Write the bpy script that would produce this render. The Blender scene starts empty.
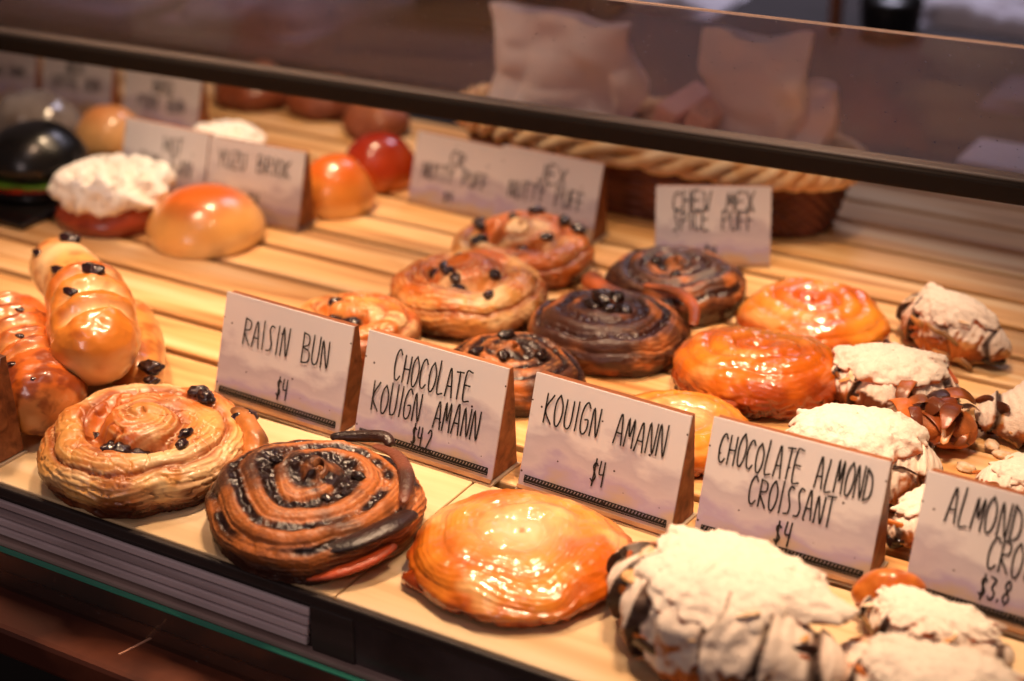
import bpy, math, random
import numpy as np
from mathutils import Vector, Matrix

R_ = math.radians
# ------------------------------------------------------------------ camera, light, exposure
scn = bpy.context.scene
COL = scn.collection
cam_d = bpy.data.cameras.new('camera')
cam = bpy.data.objects.new('camera', cam_d)
COL.objects.link(cam)
scn.camera = cam
CAM = Vector((0.38, -0.6475, 0.4364))
YAW, PITCH, ROLL = R_(-30.64), R_(25.34), R_(-0.28)
Fv = Vector((math.sin(YAW) * math.cos(PITCH), math.cos(YAW) * math.cos(PITCH), -math.sin(PITCH)))
Rv = Vector((math.cos(YAW), -math.sin(YAW), 0))
Uv = Rv.cross(Fv)
R2 = Rv * math.cos(ROLL) + Uv * math.sin(ROLL)
U2 = -Rv * math.sin(ROLL) + Uv * math.cos(ROLL)
cam.matrix_world = Matrix(((R2.x, U2.x, -Fv.x, CAM.x), (R2.y, U2.y, -Fv.y, CAM.y), (R2.z, U2.z, -Fv.z, CAM.z), (0, 0, 0, 1)))
cam_d.sensor_width = 36
cam_d.lens = 1760.3 / 1024 * 36
cam_d.clip_start = 0.02
cam_d.dof.use_dof = True
cam_d.dof.focus_distance = 0.86
cam_d.dof.aperture_fstop = 4.8

scn.view_settings.view_transform = 'Standard'
scn.view_settings.look = 'None'
scn.view_settings.gamma = 1
scn.view_settings.use_curve_mapping = False
scn.view_settings.exposure = -0.28
scn.cycles.use_denoising = True
scn.cycles.max_bounces = 8

world = bpy.data.worlds.new('world')
scn.world = world
world.use_nodes = True
world.node_tree.nodes['Background'].inputs[0].default_value = (0.75, 0.5, 0.45, 1)
world.node_tree.nodes['Background'].inputs[1].default_value = 0.11


def lamp(name, kind, loc, target, energy, color, size=0.1, size_y=None, spot=None, blend=0.5):
    d = bpy.data.lights.new(name, kind)
    d.energy = energy
    d.color = color
    if kind == 'AREA':
        d.shape = 'RECTANGLE' if size_y else 'DISK'
        d.size = size
        if size_y:
            d.size_y = size_y
    else:
        d.shadow_soft_size = size
    if kind == 'SPOT':
        d.spot_size = R_(spot)
        d.spot_blend = blend
    o = bpy.data.objects.new(name, d)
    COL.objects.link(o)
    o.location = loc
    dr = Vector(target) - Vector(loc)
    o.rotation_euler = dr.to_track_quat('-Z', 'Y').to_euler()
    return o


for _x, _e in ((-0.34, 0.68), (-0.08, 0.80), (0.16, 0.72)):
    _l = lamp('case_and_fill_lamp', 'AREA', (_x, 0.03 if _x < .1 else -.05, 0.53), (_x + 0.01, 0.03, 0), _e, (1.0, 0.67, 0.42), 0.10, 0.04)
    _l.data.spread = R_(68)
_l = lamp('case_and_fill_lamp', 'AREA', (-0.36, 0.30, 0.50), (-0.36, 0.24, 0), 0.66, (1.0, 0.69, 0.42), 0.08, 0.04)  # extra lamp added behind the guard to brighten the back left
_l.data.spread = R_(78)
_l = lamp('case_and_fill_lamp', 'AREA', (0.06, 0.31, 0.50), (0.04, 0.24, 0), 0.25, (1.0, 0.67, 0.42), 0.08, 0.04)  # weaker added lamp, lifts the right back row
_l.data.spread = R_(40)
lamp('room_fill_light', 'SPOT', (0.1, -0.95, 1.75), (-0.08, -0.02, 0), 8.5, (1.0, 0.77, 0.78), 0.22, spot=36, blend=1.0)
lamp('room_fill_light', 'SPOT', (-0.1, -1.85, 1.02), (-0.20, 0.16, 0.03), 22.0, (1.0, 0.77, 0.74), 0.20, spot=34, blend=1.0)  # low frontal spot, added to reach the back signs under the rail
_l = lamp('back_fill_light', 'AREA', (-0.35, 1.5, 1.3), (-0.45, 1.10, 0), 3.8, (0.86, 0.80, 1.0), 0.6)  # unseen cool fill, added to brighten the zone behind the guard
_l.data.spread = R_(80)

# ------------------------------------------------------------------ helpers


def lin(c, a=1.0):
    r = []
    for v in c[:3]:
        v = v / 255.0
        r.append(v / 12.92 if v <= 0.04045 else ((v + 0.055) / 1.055) ** 2.4)
    return (r[0], r[1], r[2], a)


def L(c):
    return np.array(lin(c)[:3])


def _hash(ix, iy, iz, seed):
    n = (ix.astype(np.int64) * 374761393 + iy.astype(np.int64) * 668265263 + iz.astype(np.int64) * 2147483647 + seed * 1274126177) & 0xffffffff
    n = ((n ^ (n >> 13)) * 1274126177) & 0xffffffff
    n = (n ^ (n >> 16)) & 0xffffffff
    return n / 4294967295.0 * 2 - 1


def vnoise(P, seed=0):
    Pf = np.floor(P)
    f = P - Pf
    f = f * f * (3 - 2 * f)
    i = Pf.astype(np.int64)
    out = 0
    for dx in (0, 1):
        wx = f[..., 0] if dx else 1 - f[..., 0]
        for dy in (0, 1):
            wy = f[..., 1] if dy else 1 - f[..., 1]
            for dz in (0, 1):
                wz = f[..., 2] if dz else 1 - f[..., 2]
                out = out + wx * wy * wz * _hash(i[..., 0] + dx, i[..., 1] + dy, i[..., 2] + dz, seed)
    return out


def fbm(P, seed=0, octs=3):
    s, a = 0, 1.0
    for k in range(octs):
        s = s + a * vnoise(P * (2 ** k), seed + k * 17)
        a *= 0.5
    return s


def sstep(a, b, x):
    t = np.clip((x - a) / (b - a), 0, 1)
    return t * t * (3 - 2 * t)


def mix(a, b, t):
    t = np.asarray(t)[..., None]
    return a * (1 - t) + b * t


def obj(name, verts, faces, mat, parent=None, smooth=True, cols=None):
    me = bpy.data.meshes.new(name)
    me.from_pydata([tuple(v) for v in verts], [], faces)
    me.materials.append(mat)
    if smooth:
        me.polygons.foreach_set('use_smooth', [True] * len(me.polygons))
    if cols is not None:
        at = me.color_attributes.new('col', 'FLOAT_COLOR', 'POINT')
        at.data.foreach_set('color', np.asarray(cols, dtype=np.float32).ravel())
    me.update()
    o = bpy.data.objects.new(name, me)
    COL.objects.link(o)
    if parent:
        o.parent = parent
    return o


def empty(name, loc=(0, 0, 0), rz=0):
    o = bpy.data.objects.new(name, None)
    o.empty_display_size = 0.02
    COL.objects.link(o)
    o.location = loc
    o.rotation_euler = (0, 0, rz)
    return o


def tag(o, label=None, cat=None, group=None, kind=None):
    if label:
        o['label'] = label
    if cat:
        o['category'] = cat
    if group:
        o['group'] = group
    if kind:
        o['kind'] = kind
    return o


def grid_faces(nu, nv):
    f = []
    for i in range(nu - 1):
        a = i * nv
        for j in range(nv):
            k = (j + 1) % nv
            f.append((a + j, a + nv + j, a + nv + k, a + k))
    return f


def grid_normals(P):
    du = np.gradient(P, axis=0)
    dv = np.roll(P, -1, 1) - np.roll(P, 1, 1)
    n = np.cross(dv, du)
    l = np.linalg.norm(n, axis=-1, keepdims=True)
    return n / np.maximum(l, 1e-12)


def grid_obj(name, P, C, mat, parent=None):
    nu, nv = P.shape[:2]
    return obj(name, P.reshape(-1, 3), grid_faces(nu, nv), mat, parent, True, None if C is None else C.reshape(-1, 4))


class MB:
    """collects boxes / bars into one mesh"""

    def __init__(s):
        s.v, s.f = [], []

    def hexa(s, p):
        b = len(s.v)
        s.v += [tuple(q) for q in p]
        for q in ((0, 3, 2, 1), (4, 5, 6, 7), (0, 1, 5, 4), (1, 2, 6, 5), (2, 3, 7, 6), (3, 0, 4, 7)):
            s.f.append(tuple(b + k for k in q))

    def box(s, x0, x1, y0, y1, z0, z1):
        s.hexa([(x0, y0, z0), (x1, y0, z0), (x1, y1, z0), (x0, y1, z0), (x0, y0, z1), (x1, y0, z1), (x1, y1, z1), (x0, y1, z1)])

    def build(s, name, mat, parent=None, bevel=0, smooth=False):
        o = obj(name, s.v, s.f, mat, parent, smooth)
        if bevel:
            m = o.modifiers.new('bevel', 'BEVEL')
            m.width = bevel
            m.segments = 2
        return o


def tube_mesh(pts, rad, n=8, closed=False):
    pts = [Vector(p) for p in pts]
    N = len(pts)
    V, F = [], []
    up = Vector((0, 0, 1))
    for i, p in enumerate(pts):
        a = pts[(i - 1) % N] if (closed or i > 0) else p
        b = pts[(i + 1) % N] if (closed or i < N - 1) else p
        t = (b - a).normalized()
        s = t.cross(up)
        if s.length < 1e-4:
            s = Vector((1, 0, 0))
        s.normalize()
        w = s.cross(t)
        r = rad(i / (N - 1)) if callable(rad) else rad
        for k in range(n):
            q = 2 * math.pi * k / n
            V.append(p + s * (r * math.cos(q)) + w * (r * math.sin(q)))
    for i in range(N if closed else N - 1):
        for k in range(n):
            a, b = i * n, ((i + 1) % N) * n
            F.append((a + k, a + (k + 1) % n, b + (k + 1) % n, b + k))
    if not closed:
        F.append(tuple(range(n))[::-1])
        F.append(tuple((N - 1) * n + k for k in range(n)))
    return V, F


# ------------------------------------------------------------------ materials


def new_mat(name):
    m = bpy.data.materials.new(name)
    m.use_nodes = True
    nt = m.node_tree
    return m, nt, nt.nodes['Principled BSDF']


def simple(name, c, rough=0.5, metal=0, coat=0, c2=None, nscale=30, bump=0, bscale=60, stretch=(1, 1, 1), spec=0.5):
    m, nt, b = new_mat(name)
    b.inputs['Base Color'].default_value = lin(c)
    b.inputs['Roughness'].default_value = rough
    b.inputs['Metallic'].default_value = metal
    b.inputs['Coat Weight'].default_value = coat
    b.inputs['Specular IOR Level'].default_value = spec
    tc = nt.nodes.new('ShaderNodeTexCoord')
    mp = nt.nodes.new('ShaderNodeMapping')
    mp.inputs['Scale'].default_value = stretch
    nt.links.new(tc.outputs['Object'], mp.inputs[0])
    if c2:
        n = nt.nodes.new('ShaderNodeTexNoise')
        n.inputs['Scale'].default_value = nscale
        n.inputs['Detail'].default_value = 5
        r = nt.nodes.new('ShaderNodeValToRGB')
        r.color_ramp.elements[0].position = 0.35
        r.color_ramp.elements[1].position = 0.65
        r.color_ramp.elements[0].color = lin(c)
        r.color_ramp.elements[1].color = lin(c2)
        nt.links.new(mp.outputs[0], n.inputs['Vector'])
        nt.links.new(n.outputs['Fac'], r.inputs[0])
        nt.links.new(r.outputs[0], b.inputs['Base Color'])
    if bump:
        n = nt.nodes.new('ShaderNodeTexNoise')
        n.inputs['Scale'].default_value = bscale
        n.inputs['Detail'].default_value = 4
        bp = nt.nodes.new('ShaderNodeBump')
        bp.inputs['Strength'].default_value = bump
        bp.inputs['Distance'].default_value = 0.001
        nt.links.new(mp.outputs[0], n.inputs['Vector'])
        nt.links.new(n.outputs['Fac'], bp.inputs['Height'])
        nt.links.new(bp.outputs[0], b.inputs['Normal'])
    return m


def pastry_mat(name, bump=0.5, bscale=500, dist=0.0006, coat=0.0, coat_rough=0.15, var=0.12):
    """base colour from the baked colour attribute (alpha = roughness)"""
    m, nt, b = new_mat(name)
    a = nt.nodes.new('ShaderNodeVertexColor')
    a.layer_name = 'col'
    tc = nt.nodes.new('ShaderNodeTexCoord')
    n = nt.nodes.new('ShaderNodeTexNoise')
    n.inputs['Scale'].default_value = bscale * 0.5
    n.inputs['Detail'].default_value = 4
    nt.links.new(tc.outputs['Object'], n.inputs['Vector'])
    mr = nt.nodes.new('ShaderNodeMapRange')
    mr.inputs['From Min'].default_value = 0.3
    mr.inputs['From Max'].default_value = 0.7
    mr.inputs['To Min'].default_value = 1 - var
    mr.inputs['To Max'].default_value = 1 + var
    nt.links.new(n.outputs['Fac'], mr.inputs['Value'])
    mu = nt.nodes.new('ShaderNodeVectorMath')
    mu.operation = 'SCALE'
    nt.links.new(a.outputs['Color'], mu.inputs[0])
    nt.links.new(mr.outputs[0], mu.inputs['Scale'])
    nt.links.new(mu.outputs[0], b.inputs['Base Color'])
    nt.links.new(a.outputs['Alpha'], b.inputs['Roughness'])
    n2 = nt.nodes.new('ShaderNodeTexNoise')
    n2.inputs['Scale'].default_value = bscale
    n2.inputs['Detail'].default_value = 3
    nt.links.new(tc.outputs['Object'], n2.inputs['Vector'])
    bp = nt.nodes.new('ShaderNodeBump')
    bp.inputs['Strength'].default_value = bump
    bp.inputs['Distance'].default_value = dist
    nt.links.new(n2.outputs['Fac'], bp.inputs['Height'])
    nt.links.new(bp.outputs[0], b.inputs['Normal'])
    nt.links.new(bp.outputs[0], b.inputs['Coat Normal'])
    b.inputs['Coat Weight'].default_value = coat
    b.inputs['Coat Roughness'].default_value = coat_rough
    return m


def wood(name, c1, c2, c3, rough=0.55, scale=1.0, coat=0):
    """long grain along the local X axis"""
    m, nt, b = new_mat(name)
    tc = nt.nodes.new('ShaderNodeTexCoord')
    oi = nt.nodes.new('ShaderNodeObjectInfo')
    ad = nt.nodes.new('ShaderNodeVectorMath')
    ad.operation = 'ADD'
    sc = nt.nodes.new('ShaderNodeVectorMath')
    sc.operation = 'SCALE'
    cx = nt.nodes.new('ShaderNodeCombineXYZ')
    nt.links.new(oi.outputs['Random'], cx.inputs[0])
    nt.links.new(oi.outputs['Random'], cx.inputs[2])
    nt.links.new(cx.outputs[0], sc.inputs[0])
    sc.inputs['Scale'].default_value = 7
    nt.links.new(tc.outputs['Object'], ad.inputs[0])
    nt.links.new(sc.outputs[0], ad.inputs[1])
    mp = nt.nodes.new('ShaderNodeMapping')
    mp.inputs['Scale'].default_value = (4 * scale, 70 * scale, 70 * scale)
    nt.links.new(ad.outputs[0], mp.inputs[0])
    n = nt.nodes.new('ShaderNodeTexNoise')
    n.inputs['Scale'].default_value = 1.6
    n.inputs['Detail'].default_value = 6
    n.inputs['Distortion'].default_value = 0.6
    nt.links.new(mp.outputs[0], n.inputs['Vector'])
    r = nt.nodes.new('ShaderNodeValToRGB')
    e = r.color_ramp.elements
    e[0].position = 0.3
    e[0].color = lin(c1)
    e[1].position = 0.7
    e[1].color = lin(c3)
    q = e.new(0.5)
    q.color = lin(c2)
    nt.links.new(n.outputs['Fac'], r.inputs[0])
    nt.links.new(r.outputs[0], b.inputs['Base Color'])
    bp = nt.nodes.new('ShaderNodeBump')
    bp.inputs['Strength'].default_value = 0.3
    bp.inputs['Distance'].default_value = 0.0006
    nt.links.new(n.outputs['Fac'], bp.inputs['Height'])
    nt.links.new(bp.outputs[0], b.inputs['Normal'])
    b.inputs['Roughness'].default_value = rough
    b.inputs['Coat Weight'].default_value = coat
    return m


def glassy(name, tint, dust_veil, veil_amt, gloss=0.08, nscale=6):
    """thin dusty glass sheet: clear, a little mirror, dust specks, and reflected haze put in as a pale film"""
    m = bpy.data.materials.new(name)
    m.use_nodes = True
    nt = m.node_tree
    nt.nodes.clear()
    out = nt.nodes.new('ShaderNodeOutputMaterial')
    tr = nt.nodes.new('ShaderNodeBsdfTransparent')
    tr.inputs[0].default_value = tint
    gl = nt.nodes.new('ShaderNodeBsdfGlossy')
    gl.inputs['Roughness'].default_value = 0.03
    df = nt.nodes.new('ShaderNodeBsdfDiffuse')
    df.inputs[0].default_value = dust_veil  # diffuse colour for the dust specks and the painted reflection veil
    m1 = nt.nodes.new('ShaderNodeMixShader')
    m1.inputs[0].default_value = gloss
    nt.links.new(tr.outputs[0], m1.inputs[1])
    nt.links.new(gl.outputs[0], m1.inputs[2])
    m2 = nt.nodes.new('ShaderNodeMixShader')
    tc = nt.nodes.new('ShaderNodeTexCoord')
    n = nt.nodes.new('ShaderNodeTexNoise')
    n.inputs['Scale'].default_value = nscale
    n.inputs['Detail'].default_value = 5
    mr = nt.nodes.new('ShaderNodeMapRange')
    mr.inputs['From Min'].default_value = 0.3
    mr.inputs['From Max'].default_value = 0.7
    mr.inputs['To Min'].default_value = veil_amt * 0.6
    mr.inputs['To Max'].default_value = veil_amt * 1.4
    nt.links.new(tc.outputs['Object'], n.inputs['Vector'])
    nt.links.new(n.outputs['Fac'], mr.inputs['Value'])
    v = nt.nodes.new('ShaderNodeTexVoronoi')
    v.inputs['Scale'].default_value = 130
    lt = nt.nodes.new('ShaderNodeMath')
    lt.operation = 'LESS_THAN'
    lt.inputs[1].default_value = 0.07
    nt.links.new(tc.outputs['Object'], v.inputs['Vector'])
    nt.links.new(v.outputs['Distance'], lt.inputs[0])
    sm = nt.nodes.new('ShaderNodeMath')
    sm.operation = 'MULTIPLY_ADD'
    sm.inputs[1].default_value = 0.35
    nt.links.new(lt.outputs[0], sm.inputs[0])
    nt.links.new(mr.outputs[0], sm.inputs[2])
    nt.links.new(sm.outputs[0], m2.inputs[0])
    nt.links.new(m1.outputs[0], m2.inputs[1])
    nt.links.new(df.outputs[0], m2.inputs[2])
    nt.links.new(m2.outputs[0], out.inputs[0])
    return m


def paper_mat():
    m, nt, b = new_mat('printed_card')
    tc = nt.nodes.new('ShaderNodeTexCoord')
    oi = nt.nodes.new('ShaderNodeObjectInfo')
    ad = nt.nodes.new('ShaderNodeVectorMath')
    ad.operation = 'ADD'
    cm = nt.nodes.new('ShaderNodeCombineXYZ')
    nt.links.new(oi.outputs['Random'], cm.inputs[0])
    nt.links.new(oi.outputs['Random'], cm.inputs[1])
    nt.links.new(tc.outputs['Generated'], ad.inputs[0])
    nt.links.new(cm.outputs[0], ad.inputs[1])
    n = nt.nodes.new('ShaderNodeTexNoise')
    n.inputs['Scale'].default_value = 3.2
    n.inputs['Detail'].default_value = 5
    nt.links.new(ad.outputs[0], n.inputs['Vector'])
    sep = nt.nodes.new('ShaderNodeSeparateXYZ')
    nt.links.new(tc.outputs['Generated'], sep.inputs[0])
    ma = nt.nodes.new('ShaderNodeMath')
    ma.operation = 'MULTIPLY_ADD'
    ma.inputs[1].default_value = 0.80
    nt.links.new(n.outputs['Fac'], ma.inputs[0])
    nt.links.new(sep.outputs['Z'], ma.inputs[2])
    r = nt.nodes.new('ShaderNodeValToRGB')
    e = r.color_ramp.elements
    e[0].position = 0.24
    e[0].color = lin((184, 142, 100))
    e[1].position = 1.15
    e[1].color = lin((212, 206, 210))
    for p, c in ((0.45, (176, 156, 144)), (0.60, (168, 154, 182)), (0.72, (190, 180, 190)), (0.86, (180, 170, 182))):
        q = e.new(p)
        q.color = lin(c)
    nt.links.new(ma.outputs[0], r.inputs[0])
    # sparse dark specks printed on the card
    v = nt.nodes.new('ShaderNodeTexVoronoi')
    v.inputs['Scale'].default_value = 120
    v.inputs['Randomness'].default_value = 1
    nt.links.new(tc.outputs['Object'], v.inputs['Vector'])
    lt = nt.nodes.new('ShaderNodeMath')
    lt.operation = 'LESS_THAN'
    lt.inputs[1].default_value = 0.075
    nt.links.new(v.outputs['Distance'], lt.inputs[0])
    mx = nt.nodes.new('ShaderNodeMix')
    mx.data_type = 'RGBA'
    mx.inputs[7].default_value = lin((60, 35, 30))
    nt.links.new(lt.outputs[0], mx.inputs[0])
    nt.links.new(r.outputs[0], mx.inputs[6])
    nt.links.new(mx.outputs[2], b.inputs['Base Color'])
    b.inputs['Roughness'].default_value = 0.35
    b.inputs['Coat Weight'].default_value = 0.3
    b.inputs['Coat Roughness'].default_value = 0.2
    return m


M_dough = pastry_mat('baked_dough', 0.35, 420, coat=0.35, coat_rough=0.22)
M_choc = pastry_mat('chocolate_dough', 0.6, 600, 0.0008, coat=0.16, coat_rough=0.25)
M_glaze = pastry_mat('glazed_dough', 0.28, 200, 0.0009, coat=1.0, coat_rough=0.08, var=0.08)
M_sugar = pastry_mat('sugared_dough', 0.8, 900, 0.0007, var=0.06)
M_bun = pastry_mat('glazed_bun', 0.12, 200, coat=0.6, coat_rough=0.15, var=0.05)
M_cream = pastry_mat('white_cream', 0.3, 500, var=0.03)
M_raisin = simple('raisin', (26, 14, 16), 0.22, coat=0.6, c2=(52, 24, 26), nscale=300, bump=0.6, bscale=500)
M_chunk = simple('dark_chocolate', (34, 18, 14), 0.25, coat=0.5, bump=0.6, bscale=400)
M_flake = simple('toasted_almond', (205, 140, 75), 0.5, c2=(235, 190, 130), nscale=200)
M_flaky = pastry_mat('pastry_leaf', 0.4, 500, coat=0.3, coat_rough=0.25)
M_slat = wood('pine_slat', (178, 120, 66), (228, 176, 114), (246, 212, 162), 0.5, 0.8)
M_plank = wood('pale_plank', (208, 172, 126), (226, 196, 152), (236, 210, 172), 0.4, 0.6)
M_under = simple('dark_base', (15, 10, 8), 0.9)
M_fascia = wood('grey_stained_wood', (130, 112, 114), (204, 186, 190), (232, 216, 220), 0.5, 0.6)
M_fasciadark = wood('dark_stained_wood', (30, 22, 20), (52, 42, 40), (74, 62, 60), 0.5, 0.6)
M_signwood = wood('sign_wood', (96, 50, 26), (140, 80, 44), (166, 104, 62), 0.55, 1.2)
M_signedge = simple('sign_edge', (176, 132, 92), 0.5, c2=(150, 104, 70), nscale=80)
M_card = paper_mat()
M_ink = simple('black_ink', (18, 14, 16), 0.6)
M_acryl = simple('clear_base_strip', (190, 170, 150), 0.15, coat=0.5)
M_bar = simple('black_metal', (30, 24, 20), 0.7, spec=0.2)
M_barlip = simple('grey_gasket', (104, 96, 90), 0.4)
M_glass = glassy('dusty_veiled_glass', (0.84, 0.81, 0.82, 1), (0.42, 0.40, 0.50, 1), 0.13, 0.02)  # mauve film stands in for reflected haze; the specks are dust
M_clear = glassy('clear_glass', (0.93, 0.95, 0.94, 1), (0.4, 0.36, 0.34, 1), 0.02)
M_gedge = simple('green_glass_edge', (60, 150, 128), 0.15, coat=0.5)
M_brightedge = simple('pale_glass_edge', (176, 150, 142), 0.12, coat=0.8)
M_ledge = simple('worn_brown_ledge', (70, 34, 24), 0.35, c2=(128, 70, 48), nscale=18, bump=0.3, bscale=60, coat=0.2)
M_black = simple('black_plastic', (14, 12, 12), 0.3, coat=0.2)
M_wick = simple('pale_wicker', (250, 222, 182), 0.5, c2=(226, 176, 120), nscale=60)
M_wickd = simple('brown_wicker', (120, 66, 44), 0.55, c2=(86, 44, 32), nscale=60)
M_bagp = simple('white_paper_bag', (244, 240, 248), 0.8, c2=(226, 220, 230), nscale=12, bump=0.6, bscale=30)
M_carton = simple('pink_carton', (236, 186, 176), 0.7, c2=(216, 164, 156), nscale=10)
M_cloth = simple('grey_linen', (150, 142, 154), 0.9, c2=(120, 112, 122), nscale=16, bump=0.4, bscale=200)
M_counter = simple('dark_counter', (46, 38, 38), 0.6, c2=(66, 56, 56), nscale=5)
M_wallm = simple('dark_wall', (58, 44, 40), 0.8, c2=(50, 38, 34), nscale=4)
M_tan = simple('tan_wood_post', (150, 96, 66), 0.6)
M_green = simple('lettuce_green', (104, 150, 44), 0.45)
M_red = simple('tomato_red', (196, 60, 34), 0.3, coat=0.5)
M_wrap = simple('plastic_wrap', (150, 138, 130), 0.18, c2=(112, 98, 90), nscale=40, coat=1.0, bump=0.8, bscale=60)

# ------------------------------------------------------------------ setting
m = MB(); m.box(-3, 3, -2.2, 4.0, -0.95, -0.93)
tag(m.build('floor', simple('floor_tiles', (120, 84, 66), 0.5, c2=(136, 98, 78), nscale=3)), kind='structure')
m = MB(); m.box(-3.0, 3.0, 3.0, 3.1, -0.93, 2.4)
tag(m.build('wall_back', M_wallm), kind='structure')

# display case carcass under the tray
case = empty('display_case', (0, 0, -0.93))
tag(case, 'dark wooden display case carrying the pastry trays with grooved grey front edge', 'display case')


def ch(mb, name, mat, parent, bevel=0, smooth=False):
    """part given in world coordinates, parented to an empty/thing"""
    o = mb.build(name, mat, parent, bevel, smooth)
    o.location = -Vector(parent.location)
    return o


m = MB(); m.box(-1.5, 0.75, -0.118, 0.543, -0.93, -0.0222)
ch(m, 'body', M_under, case)
# grooved front rail (left) and dark plain front rail (right)
XJ = -0.0235
fas = MB()
fas.box(-1.5, XJ - 0.012, -0.1235, -0.118, -0.034, -0.0062)
ch(fas, 'fascia_backing', M_fasciadark, case)
for k in range(4):
    fs = MB(); z = -0.0112 - k * 0.0052
    fs.box(-1.5, XJ - 0.012 - 0.0006 * k, -0.1258 - .0003 * k, -0.1235, z - 0.0021, z + 0.0021)
    ch(fs, 'fascia_bead', M_fascia, case, 0.0008)
fs = MB(); fs.box(-1.5, 0.75, -0.1256, -0.1228, -0.0066, -0.0008)
ch(fs, 'top_moulding', M_fasciadark, case, 0.001)
fs = MB(); fs.box(XJ - 0.012, XJ + 0.012, -0.1256, -0.118, -0.034, -0.0066)
ch(fs, 'corner_block', M_fasciadark, case, 0.001)
fs = MB(); fs.box(XJ + 0.012, 0.75, -0.1246, -0.118, -0.034, -0.0066)
ch(fs, 'dark_panel', simple('dark_grey_panel', (44, 36, 36), 0.3, c2=(84, 74, 74), nscale=22), case)
fs = MB(); fs.box(-1.5, 0.75, -0.1285, -0.118, -0.0345, -0.0310)
ch(fs, 'lower_moulding', simple('pale_moulding', (190, 164, 156), .4, c2=(130, 108, 104), nscale=40, stretch=(.2, 1, 1)), case, 0.001)

# front ledge
led = empty('front_ledge', (0, -0.14, -0.075))
tag(led, 'worn dark brown ledge running below the glass in front of the case', 'ledge')
m = MB(); m.box(-1.5, 0.75, -0.158, -0.1185, -0.075, -0.057)
ch(m, 'ledge_board', M_ledge, led, 0.003)
m = MB(); m.hexa([(-0.136, -0.146, -0.0572), (-0.1350, -0.146, -0.0572), (-0.1305, -0.128, -0.0572), (-0.1320, -0.128, -0.0572),
                  (-0.136, -0.146, -0.0566), (-0.1350, -0.146, -0.0566), (-0.1305, -0.128, -0.0566), (-0.1320, -0.128, -0.0566)])
ch(m, 'scratch', simple('pale_scratch', (230, 170, 140), 0.5), led)

# low glass sheet in front of the rail, green edge up
gp = empty('low_front_glass', (0, -0.131, -0.057))
tag(gp, 'low front glass sheet with green top edge below the grooved rail', 'glass pane')
m = MB(); m.box(-1.5, 0.75, -0.1320, -0.1290, -0.057, -0.0345)
ch(m, 'sheet', M_clear, gp)
m = MB(); m.box(-1.5, 0.75, -0.1321, -0.1289, -0.0345, -0.0338)
ch(m, 'polished_edge', M_gedge, gp)

# planks at the front: two boards meeting near x = -.022
for x0, x1, lb in ((-1.5, -0.0235, 'pale wooden plank at the front left under the raisin swirl and chocolate swirl'),
                   (-0.0225, 0.75, 'pale wooden plank at the front right under the glazed swirl and sugared croissants')):
    m = MB(); m.box(x0, x1, -0.1226, -0.0035, -0.0055, 0)
    tag(m.build('front_plank', M_plank, None, 0.0008), lb, 'plank')
tray = empty('slatted_tray', (0, 0, -0.022))
tag(tray, 'slatted pine tray with dark gaps carrying the back rows of pastries', 'tray')
edges = [0.0, 0.0368, 0.0743, 0.1172, 0.155, 0.1925, 0.2310, 0.2695, 0.308, 0.3465, 0.385, 0.4235, 0.462, 0.5005, 0.539]
for a, b in zip(edges[:-1], edges[1:]):
    m = MB(); m.box(-1.4 if a < .45 else -.28, 0.72, a + 0.0026, b - 0.0036, -0.009, 0)
    ch(m, 'slat', M_slat, tray, 0.0012)
for x in (-1.2, -0.72, -0.2, 0.3, 0.65):
    m = MB(); m.box(x - 0.015, x + 0.015, 0.001, 0.461 if x < -.25 else .538, -0.022, -0.009)
    ch(m, 'crossbar', M_under, tray)

# ------------------------------------------------------------------ pastry builders


def catmull(pts, n):
    pts = np.array(pts, float)
    k = len(pts)
    P = np.vstack([2 * pts[0] - pts[1], pts, 2 * pts[-1] - pts[-2]])
    t = np.linspace(0, k - 1 - 1e-9, n)
    i = t.astype(int)
    f = (t - i)[:, None]
    a, b, c, d = P[i], P[i + 1], P[i + 2], P[i + 3]
    return 0.5 * (2 * b + (c - a) * f + (2 * a - 5 * b + 4 * c - d) * f ** 2 + (3 * b - a - 3 * c + d) * f ** 3)


def profile(prof, ns):
    q = catmull(prof, 600)
    d = np.concatenate([[0], np.cumsum(np.linalg.norm(np.diff(q, axis=0), axis=1))])
    s = np.linspace(0, d[-1], ns)
    return np.stack([np.interp(s, d, q[:, 0]), np.interp(s, d, q[:, 1])], 1), s


def blob(parent, name, p, r, mat, seed, sq=(1, 1, 1), amp=0.18, n=20, freq=1.6, rz=0):
    u = np.linspace(0.0, math.pi, n)[:, None]
    v = np.linspace(0, 2 * math.pi, int(n * 1.6), endpoint=False)[None, :]
    D = np.stack([np.sin(u) * np.cos(v), np.sin(u) * np.sin(v), np.cos(u) + 0 * v], -1)
    rr = 1 + amp * fbm(D * freq + seed * 3.1, seed, 2)
    P = D * rr[..., None] * np.array(sq) * r
    c, s = math.cos(rz), math.sin(rz)
    X = P[..., 0] * c - P[..., 1] * s
    Y = P[..., 0] * s + P[..., 1] * c
    P = np.stack([X, Y, P[..., 2]], -1) + np.array(p)
    return obj(name, P.reshape(-1, 3), grid_faces(*P.shape[:2]), mat, parent)


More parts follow.
